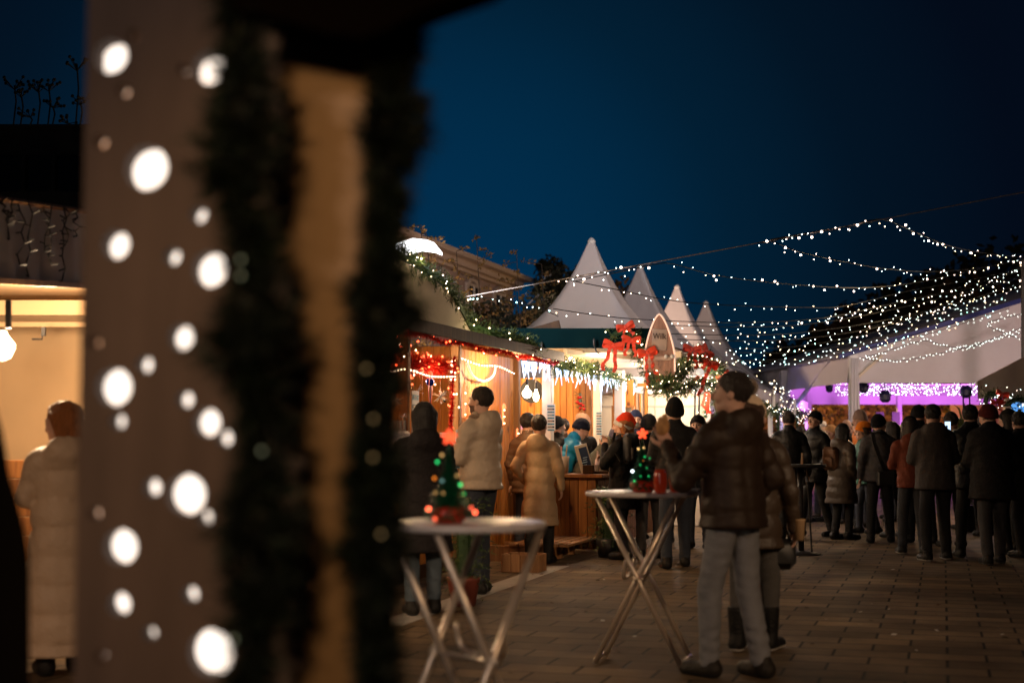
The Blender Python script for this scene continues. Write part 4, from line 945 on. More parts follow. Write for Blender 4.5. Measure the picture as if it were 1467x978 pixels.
o = thing('hanging_hooks', 'two dark straps with buckles hanging on the cream side wall', 'straps', P(1000,575,22.9))
for px_ in (996, 1002): mb = MB(); mb.strip([P(px_,562,22.9), P(px_-1,600,22.9)], (1,0,0), .03); part('strap', mb, M_BLACK, o, world=True)
# wreath garland down the corner post of the first pagoda
gq = poly([P(1015,556,22.7), P(1013,575,22.6), P(1010,600,22.6)], .05); o = thing('bow_garland', 'hanging garland with a red bow on the corner post behind the eating man', 'garland', gq[0]); mb = MB(); greenery(mb, gq, .10, 150, .045, .004, 6); part('greenery', mb, M_NEEDLE, o, world=True)
mb = MB(); [mb.strip([P(1014+q,560,22.5), P(1010+q*2,580,22.45), P(1016-q,592,22.45)], (1,0,.2), .05, .01) for q in (-2,2)]; part('ribbon', mb, M_RED, o, world=True); bulbs(o, [random.choice(gq)+Vector(rng.normal(size=3))*.05+Vector((0,-.1,0)) for _ in range(14)], 'blush')
# garlands on the pagoda fronts towards the square, and lit counters under them
for i, (d_, pk, lb) in enumerate(TS):
    x = 1.45 + .302*(d_-25.8); Mt = Matrix.Translation((x,d_,0)) @ Matrix.Rotation(ROW,4,'Z')
    pts = poly([Mt @ Vector(q) for q in ((2.56,-2.05,2.12),(2.58,-1.0,2.02),(2.58,0,2.10),(2.58,1.0,2.02),(2.56,2.0,2.12))] , .12)
    pts2 = poly([Mt @ Vector(q) for q in ((2.56,-2.1,2.15),(2.6,-2.1,1.6),(2.57,-2.08,1.1))], .12)
    o = thing('fir_garland', 'lit garland on the front of the %s pagoda' % ('first','second','third','farthest')[i], 'garland', pts[0]); mb = MB(); greenery(mb, pts, .15, 60, .07, .009, 5, .2); greenery(mb, pts2, .13, 60, .07, .009, 5, .2)
    part('greenery', mb, M_NEEDLE, o, world=True); bulbs(o, [random.choice(pts+pts2)+Vector(rng.normal(size=3))*.08+Vector((.05,-.08,0)) for _ in range(46)], ['blush','warm','white'])
    nm_ = ('first','second','third','farthest')[i]; o = thing('pagoda_counter', 'white counter under the %s pagoda' % nm_, 'counter', Mt.translation, ROW)
    mb = MB(); mb.box((2.42,0,.5), (.06,4.1,1.0)); part('front', mb, M_CREAM, o); mb = MB(); mb.box((2.45,0,1.02), (.3,4.1,.04)); part('top', mb, M_CREAM, o)
    mb = MB(); mb.box((-1.2,0,1.2), (.04,4.1,2.3)); single('tent_curtain', mb, M_CREAM, 'pale rear wall inside the %s pagoda' % nm_, 'tent wall', Mt.translation, ROW)
# fairy-light net lying on the first pagoda's right roof edge
o = thing('light_net', 'thin fairy lights draped on the low roof edge of the pagoda row', 'light string', P(1045,520,23.6)); mb = MB()
pts = poly([P(1035,520,23.0), P(1062,528,23.8), P(1085,545,25), P(1110,558,27), P(1140,577,30)], .1); mb.tube(pts, .004, 4); part('cable', mb, M_WIRE, o, world=True); bulbs(o, [random.choice(pts)+Vector((0,-.06,random.uniform(-.15,.2))) for _ in range(44)], ['tiny','tinyw','tiny'])
for k_, (px_, d_) in enumerate(((1070.5,24.2),(1108.5,27.8),(1138.5,32.0))):
    mb = MB(); mb.box((0,0,.0), (.05,.05,.34), None, 0, .01); single('strap_toggle', mb, M_WHITE, ('white strap toggle on the valance behind the man','white strap toggle on the valance left of the truss','small white strap toggle at the far valance')[k_], 'strap', P(px_, (556,570,583)[k_], d_))

# ================================================================ marquee on the right
MM = thing('marquee', 'large white frame marquee with a purple-lit interior behind the crowd', 'marquee', (7.18,30,0), R(4.4)); MI = MTX['marquee']
M_PURP = mat('marquee_fabric', (.60,.56,.60), .7, var=.05, vs=1.5, bump=.3, bs=2)
EZ = P(1222,506,30).z; RX = 8.2; RZ = EZ + RX*math.tan(R(16.9)); D_ = 13.0; BZ = P(1222,548,30).z
mb = MB()
def quad(mb, pts, mi=0): mb.add(pts, [(0,1,2,3)], mi)
# gable front panel (between its lower edge and the roof line), roof slopes, ceiling
nn = 16; V = []
for i in range(nn+1):
    f = i/nn; x = f*RX*2; zt = EZ + (RZ-EZ)*(1-abs(2*f-1)); V += [(x, .02*math.sin(i*1.9), BZ), (x, .035*math.sin(i*2.3), (BZ+zt)/2), (x, 0, zt)]
mb.add(V, [(i*3+j, i*3+3+j, i*3+4+j, i*3+1+j) for i in range(nn) for j in range(2)]); part('gable_panel', mb, M_CANVAS, MM, True)
mb = MB(); quad(mb, [(-.25,-.05,EZ-.08),(RX,-.05,RZ),(RX,D_,RZ),(-.25,D_,EZ-.08)]); quad(mb, [(RX,-.05,RZ),(2*RX,-.05,EZ),(2*RX,D_,EZ),(RX,D_,RZ)]); part('roof', mb, M_PURP, MM)
mb = MB(); mb.bar((-.3,-.06,EZ-.07), (RX,-.06,RZ+.03), .05, .10); part('roof_edge', mb, mat('edge_blue', (.02,.03,.16), .5), MM)
mb = MB(); V = []
for i in range(21):
    y = i/20*D_; V += [(-.05+.02*math.sin(i*1.7), y, EZ-.02), (-.12+.05*math.sin(i*1.7), y, EZ-.62)]
mb.add(V, [(2*i,2*i+2,2*i+3,2*i+1) for i in range(20)]); part('side_valance', mb, M_CANVAS, MM, True)
mb = MB(); mb.box((.02,.02,EZ/2), (.20,.16,EZ), None, 0, .02); part('post', mb, M_WHITE, MM)
mb = MB(); [mb.tube([(.02+.09*math.cos(a), -.08+.02*math.sin(3*a), 0), (.02+.08*math.cos(a+.2), -.09, EZ*.5), (.02+.05*math.cos(a), -.08, EZ-.1)], .035, 6) for a in (0.2,1.4,2.8)]; part('post_drape', mb, M_CANVAS, MM, True)
mb = MB(); mb.bar((.05,-.03,EZ-.55), (.62,-.03,EZ-.05), .10, .05); part('brace', mb, M_CREAM, MM)
mb = MB(); mb.box((8.2,D_,2.75), (16.4,.05,.55)); mb.box((8.2,D_+.05,2.55), (16.4,.1,.1)); part('rear_fascia', mb, M_PURP, MM)
for x, y, w_ in ((-.1,5.0,.22),(0,D_,.12),(2.8,D_-.05,.14),(5.6,D_-.05,.14)): mb = MB(); mb.box((x,y,1.55), (w_,w_,3.1), None, 0, .01); part('post', mb, M_PURP, MM)
mb = MB(); mb.bar((-.1,5,1.9), (-.1,8.5,3.1), .07,.07); mb.bar((-.1,5,1.9), (-.08,1.2,3.2), .07,.07); part('truss_brace', mb, M_PURP, MM)
mb = MB(); quad(mb, [(-.05,.3,BZ+.08),(16,.3,BZ+.08),(16,D_,3.02),(-.05,D_,3.02)]); part('ceiling', mb, M_PURP, MM)
lamp('purple_wash', 'SPOT', MI @ Vector((2.2,7,1.5)), 800, (.72,.20,1), .3, rot=MI @ Vector((2.2,9.5,4)), spot=150); lamp('purple_wash_b', 'SPOT', MI @ Vector((6,8,1.5)), 1200, (.80,.20,.95), .3, rot=MI @ Vector((6,10.5,4)), spot=150)
lamp('crowd_fill_light', 'POINT', (7.0, 24.6, 3.1), 170, (1,.66,.36), .2); lamp('blue_wash', 'POINT', MI @ Vector((-.6,4.0,1.6)), 50, (.30,.25,1), .2)  # first one: added warm fill for the floor and people in the crowd
lamp('gable_wash', 'POINT', MI @ Vector((3.2,-4.5,2.9)), 340, (1,.70,.66), .3)
# ceiling light curtain
lc = thing('light_curtain', 'dense fairy lights covering the purple marquee ceiling', 'light curtain', MI @ Vector((3,3,2.8)))
cp = []
for k in range(520):
    px_ = random.uniform(1197,1425); py_ = random.uniform(549,566)
    if px_ > 1400: py_ = random.uniform(549,554)
    cp.append(P(px_, py_, random.uniform(31.5,35)))
mbc = MB()
for q in range(8): y = 31.6+.45*q; a, b_ = P(1197,549+2.2*q,y), P(1420,549+2.2*q,y); mbc.tube([a, (a+b_)/2+Vector((0,0,-.02)), b_], .004, 4)
part('cable', mbc, M_WIRE, lc, world=True); bulbs(lc, cp[:90], 'tiny')
mbc = MB(); [mbc.ball(p, .0075, n=3) for p in cp[90:]]; part('bulbs', mbc, M_LWHITE, lc, world=True, kind='stuff')
for px_, py_, d_, s_, lb in ((1188,556,33,.8,'small spotlight left of the drape post'), (1237,554,31,1.1,'dark blue spotlight just right of the drape post'), (1268,567,31,1.2,'spotlight hanging lowest under the marquee'), (1384,560,31,1.25,'blue-lit spotlight at the right of the marquee')):
    o = thing('stage_spotlight', lb, 'spotlight', P(px_,py_,d_), 0, 'spotlights under the marquee'); mb = MB(); mb.lathe([(.06*s_,.10*s_),(.10*s_,.03),(.10*s_,-.07*s_),(.05*s_,-.12*s_)], 12); part('housing', mb, mat('spot_dark', (.01,.01,.06), .4), o); mb = MB(); mb.tube([(-.10*s_,0,.0),(-.09*s_,0,.16*s_),(.09*s_,0,.16*s_),(.10*s_,0,0)], .012, 5); mb.tube([(0,0,.16*s_),(0,0,.30*s_)], .012, 5); part('yoke', mb, M_BLACK, o)
# hedge and low wall beyond
mb = MB(); mb.box((0,0,.6), (20,.3,1.2), None, 0, .02); single('low_wall', mb, mat('low_wall', (.30,.18,.09), .8, var=.3, vs=2), 'low purple-lit wall at the foot of the golden hedge', 'wall', (12.5,46.5,0))
mb = MB()
for k in range(15000):
    x = random.uniform(-10,9); z = random.uniform(.4,3.6) + .2*math.sin(x*2.1); y = random.uniform(-.5,.5) - .3*math.sin(x*5+z*3); c_ = Vector((x,y,z)); a = Vector(rng.normal(size=3)).normalized()*.09; b_ = Vector(rng.normal(size=3)).normalized()*.06
    mb.add([c_-a, c_+b_, c_+a, c_-b_], [(0,1,2,3)], k % 3 == 0)
mb.box((0,.7,1.6), (19,.1,3.2))
single('golden_hedge', mb, [mat('hedge_gold', (.24,.13,.02), .8, var=.4, vs=3), mat('hedge_dark', (.05,.03,.008), .8)], 'clipped beech hedge with golden leaves lit beyond the marquee', 'hedge', (12.5,48,0))
mb = MB(); boards(mb, (0,0), (6,0), .0, 3.0, .1, .3); single('reed_screen', mb, mat('reed', (.20,.11,.05), .9, var=.4, vs=12, stretch=(6,6,.6)), 'reed screen fence right of the golden hedge', 'fence', (14.2,46.2,0))
lamp('hedge_light', 'POINT', (9.5,44.6,3.6), 420, (1,.58,.15), .2); lamp('hedge_light_b', 'POINT', (13.6,44.6,3.6), 300, (1,.55,.2), .2)
for px_ in (1262,1285): mb = MB(); mb.box((0,0,1.1), (.22,.12,2.2)); mb.box((.25,0,1.65), (1.6,.07,.08)); single('dark_post', mb, M_BLACK, 'dark gate post before the hedge, ' + ('left one' if px_ < 1270 else 'right one'), 'post', G(px_,41))
# ================================================================ small booth at the right edge
bo = thing('white_booth', 'white booth with a garlanded valance and a blue screen at the right edge', 'market stall', G(1452,23.5)); XB = G(1452,23.5).x
mb = MB(); V = []; 
for i in range(15): x = -.54 + i*.2; V += [(x, .02*math.sin(i*2), 2.36 + .105*i), (x, .035*math.sin(i*2.2), 2.08)]
mb.add(V, [(2*i,2*i+1,2*i+3,2*i+2) for i in range(14)]); part('valance', mb, M_CANVAS2, bo, True)
mb = MB(); mb.box((-.02,.1,1.1), (.10,.10,2.2)); part('post', mb, M_CREAM, bo); mb = MB(); quad(mb, [(-.54,.02,2.37),(2.3,.02,3.83),(3.2,3,3.83),(.36,3,2.37)]); part('roof', mb, M_CANVAS2, bo)
mb = MB(); mb.box((.20,.3,1.86), (.34,.05,.34), None, 0, .01); part('screen', mb, mat('screen_blue', (.1,.3,.8), .3, emit=(.12,.42,1), es=.9), bo)
mb = MB(); mb.box((.3,.5,.9), (.8,.5,.5), None, 0, .02); part('cabinet', mb, mat('violet_board', (.10,.03,.30), .6), bo)
pts = poly([G(1411,23.2,1.75), G(1412,23.2,2.05), G(1420,23.2,2.16), G(1440,23.2,1.98), G(1455,23.2,2.05), G(1485,23.2,2.0)], .06)
o = thing('fir_garland', 'lit garland with dark red bows on the booth at the right edge', 'garland', pts[0]); mb = MB(); greenery(mb, pts, .17, 130, .06, .006, 6); part('greenery', mb, M_NEEDLE, o, world=True); bulbs(o, [random.choice(pts)+Vector(rng.normal(size=3))*.10+Vector((0,-.13,0)) for _ in range(42)], ['white','white','blush'])
pts = poly([G(1460,23.1,1.9), G(1463,23.1,1.4), G(1458,23.1,.9), G(1464,23.1,.4)], .08)
o = thing('fir_garland', 'garland hanging down the post at the right edge of the picture', 'garland', pts[0]); mb = MB(); greenery(mb, pts, .12, 90, .06, .006, 6); part('greenery', mb, M_NEEDLE, o, world=True); bulbs(o, [random.choice(pts)+Vector(rng.normal(size=3))*.07+Vector((0,-.11,0)) for _ in range(22)], ['white','warm'])
for q, (px_, z) in enumerate(((1428,2.0),(1436,2.14),(1420,1.72))):
    bow(('dark red bow on the booth garland, right of the bulbs','upper dark red bow on the booth garland','low dark red bow beside the booth garland')[q], G(px_,23,z), .16, .3*q, .8)
# ================================================================ guy wire and string lights over the square
mb = MB(); wa, wb = P(667,425,16.5), P(1520,265,14.5); mb.tube([wa.lerp(wb, t) + Vector((0,0,-.012*math.sin(math.pi*t))) for t in np.linspace(0,1,30)], .006, 5)
single('guy_wire', mb, mat('steel_wire', (.45,.38,.34), .4, metal=.5), 'long straight steel wire spanning the sky above the tents', 'wire', wa, world=True)
for lb, r0, r1, nb in (('wound along the guy wire left of the second pagoda peak', .17, .34, 15), ('wound along the guy wire high over the square', .52, .71, 17)):
    pp = [wa.lerp(wb, t) + Vector((0,-.01,-.012-.02*abs(math.sin(t*90)))) for t in np.linspace(r0, r1, 60)]; o = thing('light_string', 'fairy lights ' + lb, 'light string', pp[0]); mb = MB(); mb.tube(pp, .004, 4); part('cable', mb, M_WIRE, o, world=True)
    bulbs(o, [pp[min(59, int((q+random.random()*.8)/nb*60))] + Vector((0,-.02,random.uniform(-.04,.025))) for q in range(nb)], ['blush','tiny','blush','bright'])
STR = [
 ('leaving the guy wire near the second peak to sag right', [(822,403,17),(870,393,17),(920,383,17),(957,377,17.2),(1030,395,19),(1130,407,21),(1230,412,23),(1310,405,25),(1390,388,27),(1462,373,28)], 62, ('blush','white','bright')),
 ('topmost, dipping from the guy wire to the pole', [(1104,343,15.8),(1160,333,15.6),(1215,324,15.4),(1262,314,15.2),(1310,332,18),(1360,352,21),(1415,363,24),(1467,369,27)], 46, ('blush','blush','bright')),
 ('bunched at the wire above the open square', [(1106,345,15.8),(1122,352,16),(1150,362,17),(1210,375,19),(1270,385,21),(1335,389,24),(1400,384,26),(1463,372,28)], 46, ('blush','blush','bright')),
 ('crossing the first two pagoda peaks', [(818,402,17),(880,414,18),(960,430,20),(1040,437,21),(1150,440,23),(1210,438,24),(1300,417,26),(1400,399,27),(1464,384,28)], 60, ('white','blush','blush')),
 ('crossing the first pagoda halfway up', [(792,442,18),(860,452,19),(930,458,20),(1060,462,22),(1180,455,24),(1290,432,26),(1400,411,27),(1464,394,28)], 60, ('white','blush')),
 ('starting behind the sled top', [(962,466,21),(1060,468,22),(1150,465,24),(1250,449,25),(1360,424,27),(1464,398,28)], 52, ('white','blush','bright')),
 ('passing the third peak at half height', [(962,478,21),(1060,480,22),(1150,476,24),(1260,460,25),(1370,434,27),(1464,406,28)], 54, ('white','blush')),
 ('just below the third peak', [(970,486,21),(1060,488,22),(1150,485,24),(1250,470,25),(1370,440,27),(1464,411,28)], 54, ('white','white','blush')),
 ('with many greenish bulbs low over the pagodas', [(1040,500,24),(1130,497,25),(1220,483,26),(1330,456,27),(1440,424,28)], 60, ('white','cyan','blush')),
 ('running close above the marquee roof edge', [(1040,504,24),(1130,505,25),(1220,492,26),(1330,464,27),(1440,432,28)], 60, ('white','white','cyan')),
 ('lowest, nearly touching the marquee roof', [(1052,517,25),(1140,517,26),(1250,497,27),(1350,472,28),(1450,440,28.5)], 66, ('white','cyan','white')),
 ('second lowest above the marquee roof', [(1050,516,25),(1140,513,26),(1235,495,27),(1330,474,28),(1420,448,28.5)], 60, ('cyan','white')),
 ('in the densest part of the fan', [(1180,456,24),(1260,440,26),(1350,418,27),(1464,388,28)], 40, ('blush','white','bright')),
 ('short, just under the densest part of the fan', [(1240,470,26),(1330,447,27),(1420,420,28),(1466,405,28)], 38, ('blush','white')),
 ('steep, near the gathering pole', [(1290,460,26),(1370,428,27),(1466,380,28)], 34, ('blush','white')),
]
for lb, pts, nb, kinds in STR:
    pp = poly([P(*q) for q in pts], .12); o = thing('light_string', 'fairy-light string ' + lb, 'light string', pp[0]); mb = MB(); mb.tube(pp[::2]+[pp[-1]], .006, 4); part('cable', mb, M_WIRE, o, world=True)
    bp = []
    nb = int(nb*.78); kinds = kinds + ('tiny', 'tinyw')
    for i_ in range(nb):
        c_ = pp[min(len(pp)-1, int((i_ + random.uniform(0,.8))/nb*len(pp)))]; bp.append(c_ + Vector((random.uniform(-.04,.04), random.uniform(-.03,.03), random.choice((-.045,-.035,.02)) + random.uniform(-.02,.02))))
    bulbs(o, bp, kinds + kinds + ('white',) if 'bright' in kinds else kinds)
pp = poly([P(672,427,16.6), P(700,427,17), P(735,432,17.6), P(770,440,18), P(800,453,18.6)], .1); o = thing('light_string', 'short string of larger turquoise bulbs left of the first pagoda', 'light string', pp[0]); mb = MB(); mb.tube(pp, .005, 4); part('cable', mb, M_WIRE, o, world=True)
bulbs(o, [P(px_,py_,17.4) for px_, py_ in ((674,428),(678,428),(684,428),(690,425),(706,428),(715,431),(732,429),(740,433),(748,434),(755,440),(763,440),(772,441),(787,445))], ['cyan','white'])
for lb, pts in (('lower strand sweeping across the marquee gable', [(1232,512,29.6),(1262,517,29.6),(1300,515,29.6),(1350,505,29.6),(1400,493,29.6),(1467,468,29.6)]),
                ('upper strand sagging across the marquee gable', [(1240,510,29.5),(1258,507,29.5),(1285,498,29.5),(1325,488,29.5),(1352,495,29.5),(1385,498,29.5),(1425,486,29.5),(1467,476,29.5)]),
                ('short strand zigzagging at the right of the gable', [(1467,449,29.4),(1440,455,29.4),(1414,464,29.4),(1436,476,29.4),(1467,487,29.4)])):
    pp = poly([P(*q) for q in pts], .07); o = thing('light_string', 'white fairy lights, ' + lb, 'light string', pp[0]); mb = MB(); mb.tube(pp, .006, 4); part('cable', mb, M_WIRE, o, world=True); bulbs(o, [q + Vector((0,-.02,random.uniform(-.04,.04))) for q in pp[:95]], 'tiny')
# pole where the strings gather
mb = MB(); pb = G(1468,28.3); mb.tube([pb, P(1467,372,28.2)], .06, 8); single('string_pole', mb, M_BLACK, 'dark pole at the right edge where the light strings gather', 'pole', pb, world=True)

# ================================================================ trees and the house behind
def tree(label, loc, h_, r_, n, leafmats, cat='tree', lsz=.16, nclump=26, name='tree', low=.25, group=None, seed=1):
    rr = random.Random(seed); o = thing(name, label, cat, loc, 0, group); mb = MB(); pts = []; ax = [(0,0,0),(.05*h_*.3,0,h_*.3),(-.02*h_,.03*h_,h_*.62),(.02*h_,0,h_*.9)]
    mb.tube(ax, [.035*h_,.026*h_,.016*h_,.006*h_], 8); cl = []
    for k in range(nclump):
        a = rr.uniform(0,6.28); z = h_*rr.uniform(low+.05, .98); f = math.sin(math.pi*min(.95,(z/h_-low*.6)/(1.02-low*.6)))**.6; q = Vector((math.cos(a)*r_*f*rr.uniform(.3,1), math.sin(a)*r_*f*rr.uniform(.3,1), z))
        cl.append((q, rr.uniform(.16,.34)*r_)); b_ = Vector((0,0,max(.15*h_, z-.25*h_))); mb.tube([b_, (b_+q)/2+Vector((0,0,.1)), q], [.012*h_,.007*h_,.002*h_], 5)
    part('trunk', mb, mat('bark', (.05,.035,.025), .9, var=.3), o)
    mb = MB()
    for k in range(n):
        c_, cr_ = cl[k % len(cl)]; d = Vector(rng.normal(size=3)); d.normalize(); p = c_ + d*cr_*random.random()**.45
        a = Vector(rng.normal(size=3)).normalized()*lsz*.5; b_ = a.cross(Vector(rng.normal(size=3))).normalized()*lsz*.3; mb.add([p-a, p+b_, p+a, p-b_], [(0,1,2,3)], (k % len(cl)) % len(leafmats))
    part('crown', mb, leafmats, o); return o
LF_D = [mat('leaf_dark', (.020,.024,.014), .8), mat('leaf_brown', (.06,.035,.015), .8)]
LF_A = [mat('leaf_autumn', (.13,.075,.02), .8, var=.4, vs=2), mat('leaf_olive', (.07,.065,.025), .8), LF_D[0]]
tree('dark broad tree between the house and the first pagoda', G(815,46), 6.7, 2.7, 9000, LF_D, nclump=30, lsz=.2, seed=3)
tree('dark pointed tree left of the first tent peak', G(800,52), 8.4, 1.5, 5000, [LF_D[0]], nclump=24, seed=4)
tree('leafy autumn bush behind the teal valance', G(762,30), 4.35, 1.7, 6500, LF_A, nclump=26, lsz=.12, low=.1, seed=5)
tree('tangled autumn shrub below the house windows', G(705,28), 3.9, 1.5, 6000, LF_A, nclump=24, lsz=.11, low=.1, seed=6)
for i, (px_, d_, h_, r_, lb) in enumerate(((1160,75,5.6,4.5,'dark tree low beyond the left end of the marquee'), (1230,72,6.8,5,'dark tree behind the lower light strings'), (1320,70,8.2,6,'tall dark tree behind the dense light strings'), (1405,68,9.3,6,'tallest dark tree behind the gathering pole'), (1480,66,10.0,6,'dark tree cut by the right edge'))):
    tree(lb, G(px_,d_), h_, r_, 6000, LF_D, lsz=.5, nclump=34, low=.12, seed=20+i, group='dark trees behind the marquee')
# saplings with a few leaf tufts reaching above the hut roof
for i, (px_, py_, d_, lb) in enumerate(((603,322,20,'thin sapling with a leafy top over the curved lamp'), (612,338,21,'short sapling rising right beside the curved lamp'), (683,345,24,'thin sapling with a small tuft before the house cornice'), (740,362,25,'sapling with the widest leaf tuft right of the house'), (738,402,26,'low sapling beside the house corner'), (776,378,26,'sapling with yellow leaves before the dark tree'), (654,360,22,'leafless-stemmed sapling before the house wall'), (566,296,17,'leafy twig poking above the dark garland'))):
    top = P(px_,py_,d_); b0 = Vector((top.x+.15, d_, 0)); o = thing('sapling', lb, 'sapling', b0, 0, 'saplings behind the hut'); mb = MB(); rel = top-b0
    mb.tube([(0,0,0), rel*.5+Vector((.05,0,0)), rel], [.02,.013,.006], 6); part('stem', mb, mat('bark', (.05,.035,.025), .9), o); mb = MB()
    for k in range(12):
        c_ = rel*(1-.035*k) if k < 9 else rel*random.uniform(.5,.7); br_ = Vector((random.uniform(-.32,.32), random.uniform(-.2,.2), random.uniform(-.05,.12))); mb.tube([c_, c_+br_], .005, 4, 1)
        for q in range(13):
            p = c_ + br_*random.uniform(.4,1.2) + Vector(rng.normal(size=3))*.03; a = Vector(rng.normal(size=3)).normalized()*.036; b_ = a.cross(Vector(rng.normal(size=3))).normalized()*.02; mb.add([p-a,p+b_,p+a,p-b_], [(0,1,2,3)], 0)
    part('crown', mb, [mat('leaf_sapling', (.17,.10,.03), .7, var=.4, vs=4), mat('bark', (0,0,0))], o)
# house
HO = thing('house', 'two-storey plaster house with a deep cornice and arched windows behind the hut', 'house', (.03,45,0), ROW)
M_PLAST = mat('plaster', (.27,.20,.18), .9, var=.25, vs=1.2, bump=.3, bs=20)
HZ = P(735,395,45).z
mb = MB(); mb.box((-3,-11,HZ/2-.2), (6,22,HZ-.4)); part('wall', mb, M_PLAST, HO)
mb = MB(); mb.box((-2.9,-11,HZ-.12), (6.9,22.9,.14)); mb.box((-2.9,-11,HZ-.28), (6.4,22.4,.18)); mb.box((-2.95,-11,HZ-.42), (6.2,22.2,.10)); part('cornice', mb, mat('cornice', (.42,.33,.27), .8, var=.1), HO)
mb = MB(); mb.add([(.5,.4,HZ-.04),(.5,-22.4,HZ-.04),(-6.3,-22.4,HZ-.04),(-6.3,.4,HZ-.04),(-2.9,-3,HZ+.25),(-2.9,-19,HZ+.25)], [(0,1,5,4),(1,2,5),(2,3,4,5),(3,0,4)]); part('roof', mb, mat('roof_tile', (.05,.035,.03), .8, var=.3, vs=6), HO)
mb = MB(); mb.box((-1.5,-9.5,HZ+.6), (.5,.9,1.2)); part('chimney', mb, M_DARKW, HO)
for y in (-1.6,-4.2,-6.8,-9.4,-12,-15):
    mb = MB(); mb.box((.02,y,HZ-1.35), (.10,1.1,1.3)); mb.tube([(.05,y-.5,HZ-.75),(.05,y-.35,HZ-.64),(.05,y,HZ-.56),(.05,y+.35,HZ-.64),(.05,y+.5,HZ-.75)], .07, 6); fr = part('window', mb, mat('window_trim', (.40,.34,.30), .7), HO)
    mb = MB(); mb.box((.075,y,HZ-1.32), (.03,.75,1.05)); part('pane', mb, mat('dark_glass', (.01,.013,.02), .15), fr); mb = MB(); mb.box((.10,y,HZ-1.32), (.03,.06,1.05)); mb.box((.10,y,HZ-1.2), (.03,.75,.05)); part('mullion', mb, M_WHITE, fr)
mb = MB(); mb.box((.7,-4.5,HZ-3.2), (1.5,7.5,.18)); mb.box((1.4,-4.5,HZ-3.05), (.05,7.5,.25)); part('balcony', mb, M_WHITE, HO)
mb = MB(); mb.bar((.6,.3,HZ-.3), (1.3,.3,HZ+.1), .05,.05); mb.bar((.4,.3,HZ-.9), (1.0,.3,HZ-.4), .04,.04); part('bracket', mb, M_WHITE, HO)
lamp('house_light', 'POINT', (1.5,32,3.6), 420, (1,.66,.46), .3)
lamp('shrub_light', 'POINT', (1.2,27,2.4), 60, (1,.70,.40), .3)
# dark building at the upper left with dry plants
mb = MB(); b_l = G(-60,20); mb.box((0,0,0), (6.6,4,P(0,178,20).z*2)); 
DB = thing('dark_building', 'unlit dark building above the left stall', 'building', (P(-190,300,20).x,22,0)); part('wall', mb, mat('night_wall', (.02,.019,.02), .9, var=.3, vs=2), DB)
mb = MB(); [mb.box((1.6+.42*i,-2.03,P(0,250,20).z-.0), (.30,.05,.5)) for i in range(4)]; part('window', mb, mat('dark_glass', (0,0,0)), DB); mb = MB(); mb.box((3.42,-1.9,4.4), (.18,.3,2.8)); part('downpipe', mb, mat('lilac_stone', (.10,.07,.11), .8, var=.4, vs=20), DB)
for i, (px_, py_) in enumerate(((10,115),(20,128),(33,160),(45,120),(60,118),(66,145),(101,85),(106,140),(88,170))):
    top = P(px_,py_,19.6); o = thing('dry_umbel', 'dry flower stalk silhouetted on the dark building, ' + ('leftmost','second from the left','short one in the left gap','forked tall one','right of the forked one','low one beside it','tallest, by the board edge','lower one by the board edge','shortest one')[i], 'plant', Vector((top.x,19.9,P(0,182,20).z)), 0, 'dry stalks on the dark building'); mb = MB(); rel = Vector((0,0,top.z-P(0,182,20).z)); mb.tube([(0,0,0), rel*.6+Vector((.03,0,0)), rel], .012, 5)
    for k in range(9): e = rel + Vector((random.uniform(-.16,.16), random.uniform(-.1,.1), random.uniform(0,.12))); mb.tube([rel*.9, e], .006, 4); mb.ball(e, .025, n=4)
    part('stalk', mb, mat('dry_plant', (.02,.018,.012), .9), o)

# ================================================================ stall at the left edge
LS = thing('left_stall', 'warm-lit stall with a white valance at the left edge', 'market stall', (-4.2,9.6,0)); lsx = LS.location
M_CL = mat('stall_lining', (.62,.42,.24), .8, var=.1, vs=3)
mb = MB(); V = []; a = P(-30,281,8.9); b_ = P(150,308,10.9); a2 = P(-30,401,8.9); b2 = P(150,411,10.9)
for i in range(25):
    t = i/24; top = a.lerp(b_, t); bot = a2.lerp(b2, t); wv = Vector((.012*math.sin(i*1.6), -.02*math.sin(i*1.1), 0)); V += [top, (top+bot)/2+wv, bot+wv*1.6]
mb.add(V, [(3*i+j,3*i+j+1,3*i+3+j+1,3*i+3+j) for i in range(24) for j in range(2)]); part('valance', mb, M_CANVAS, LS, True, world=True)
mb = MB(); mb.tube([a+Vector((0,-.03,.0)), b_+Vector((0,-.03,.0))], .02, 6); mb.bar(a2, b2, .05, .04); part('valance_rail', mb, M_POST, LS, world=True)
mb = MB(); w1, w2 = P(-40,500,12.4), P(160,500,12.4); w1.z = w2.z = 0; up_ = Vector((0,0,2.9)); quad(mb, [w1, w2, w2+up_, w1+up_]); part('back_wall', mb, M_CL, LS, world=True)
mb = MB(); c1, c2 = P(-60,400,8.95), P(165,410,10.95); c1.z = c2.z = 2.56; quad(mb, [c1, c2, Vector((w2.x,12.4,2.62)), Vector((w1.x,12.4,2.62))]); part('ceiling', mb, M_CL, LS, world=True)
mb = MB(); e1, e2 = P(-30,441,11.6), P(160,441,11.6); mb.bar(e1, e2, .06,.12); mb.bar(e1+Vector((0,.2,-.12)), e2+Vector((0,.2,-.12)), .03,.04); part('rail', mb, M_CL, LS, world=True)
mb = MB(); hboards(mb, (-2.5,1.0), (1.6,1.4), .1, 1.25, .03, .14); part('lower_wall', mb, M_PINED, LS)
mb = MB(); mb.bar(P(12,430,9.0), P(12,470,9.0), .03,.03); o = thing('hanging_bulb', 'clear glowing bulb hanging at the left edge', 'light bulb', P(4,492,9.0)); part('socket', mb, M_BLACK, o, world=True); mb = MB(); mb.lathe([(.02,.08),(.03,.05),(.07,0),(.075,-.03),(.05,-.09),(.008,-.11)], 16); part('bulb', mb, M_BIG, o, True)
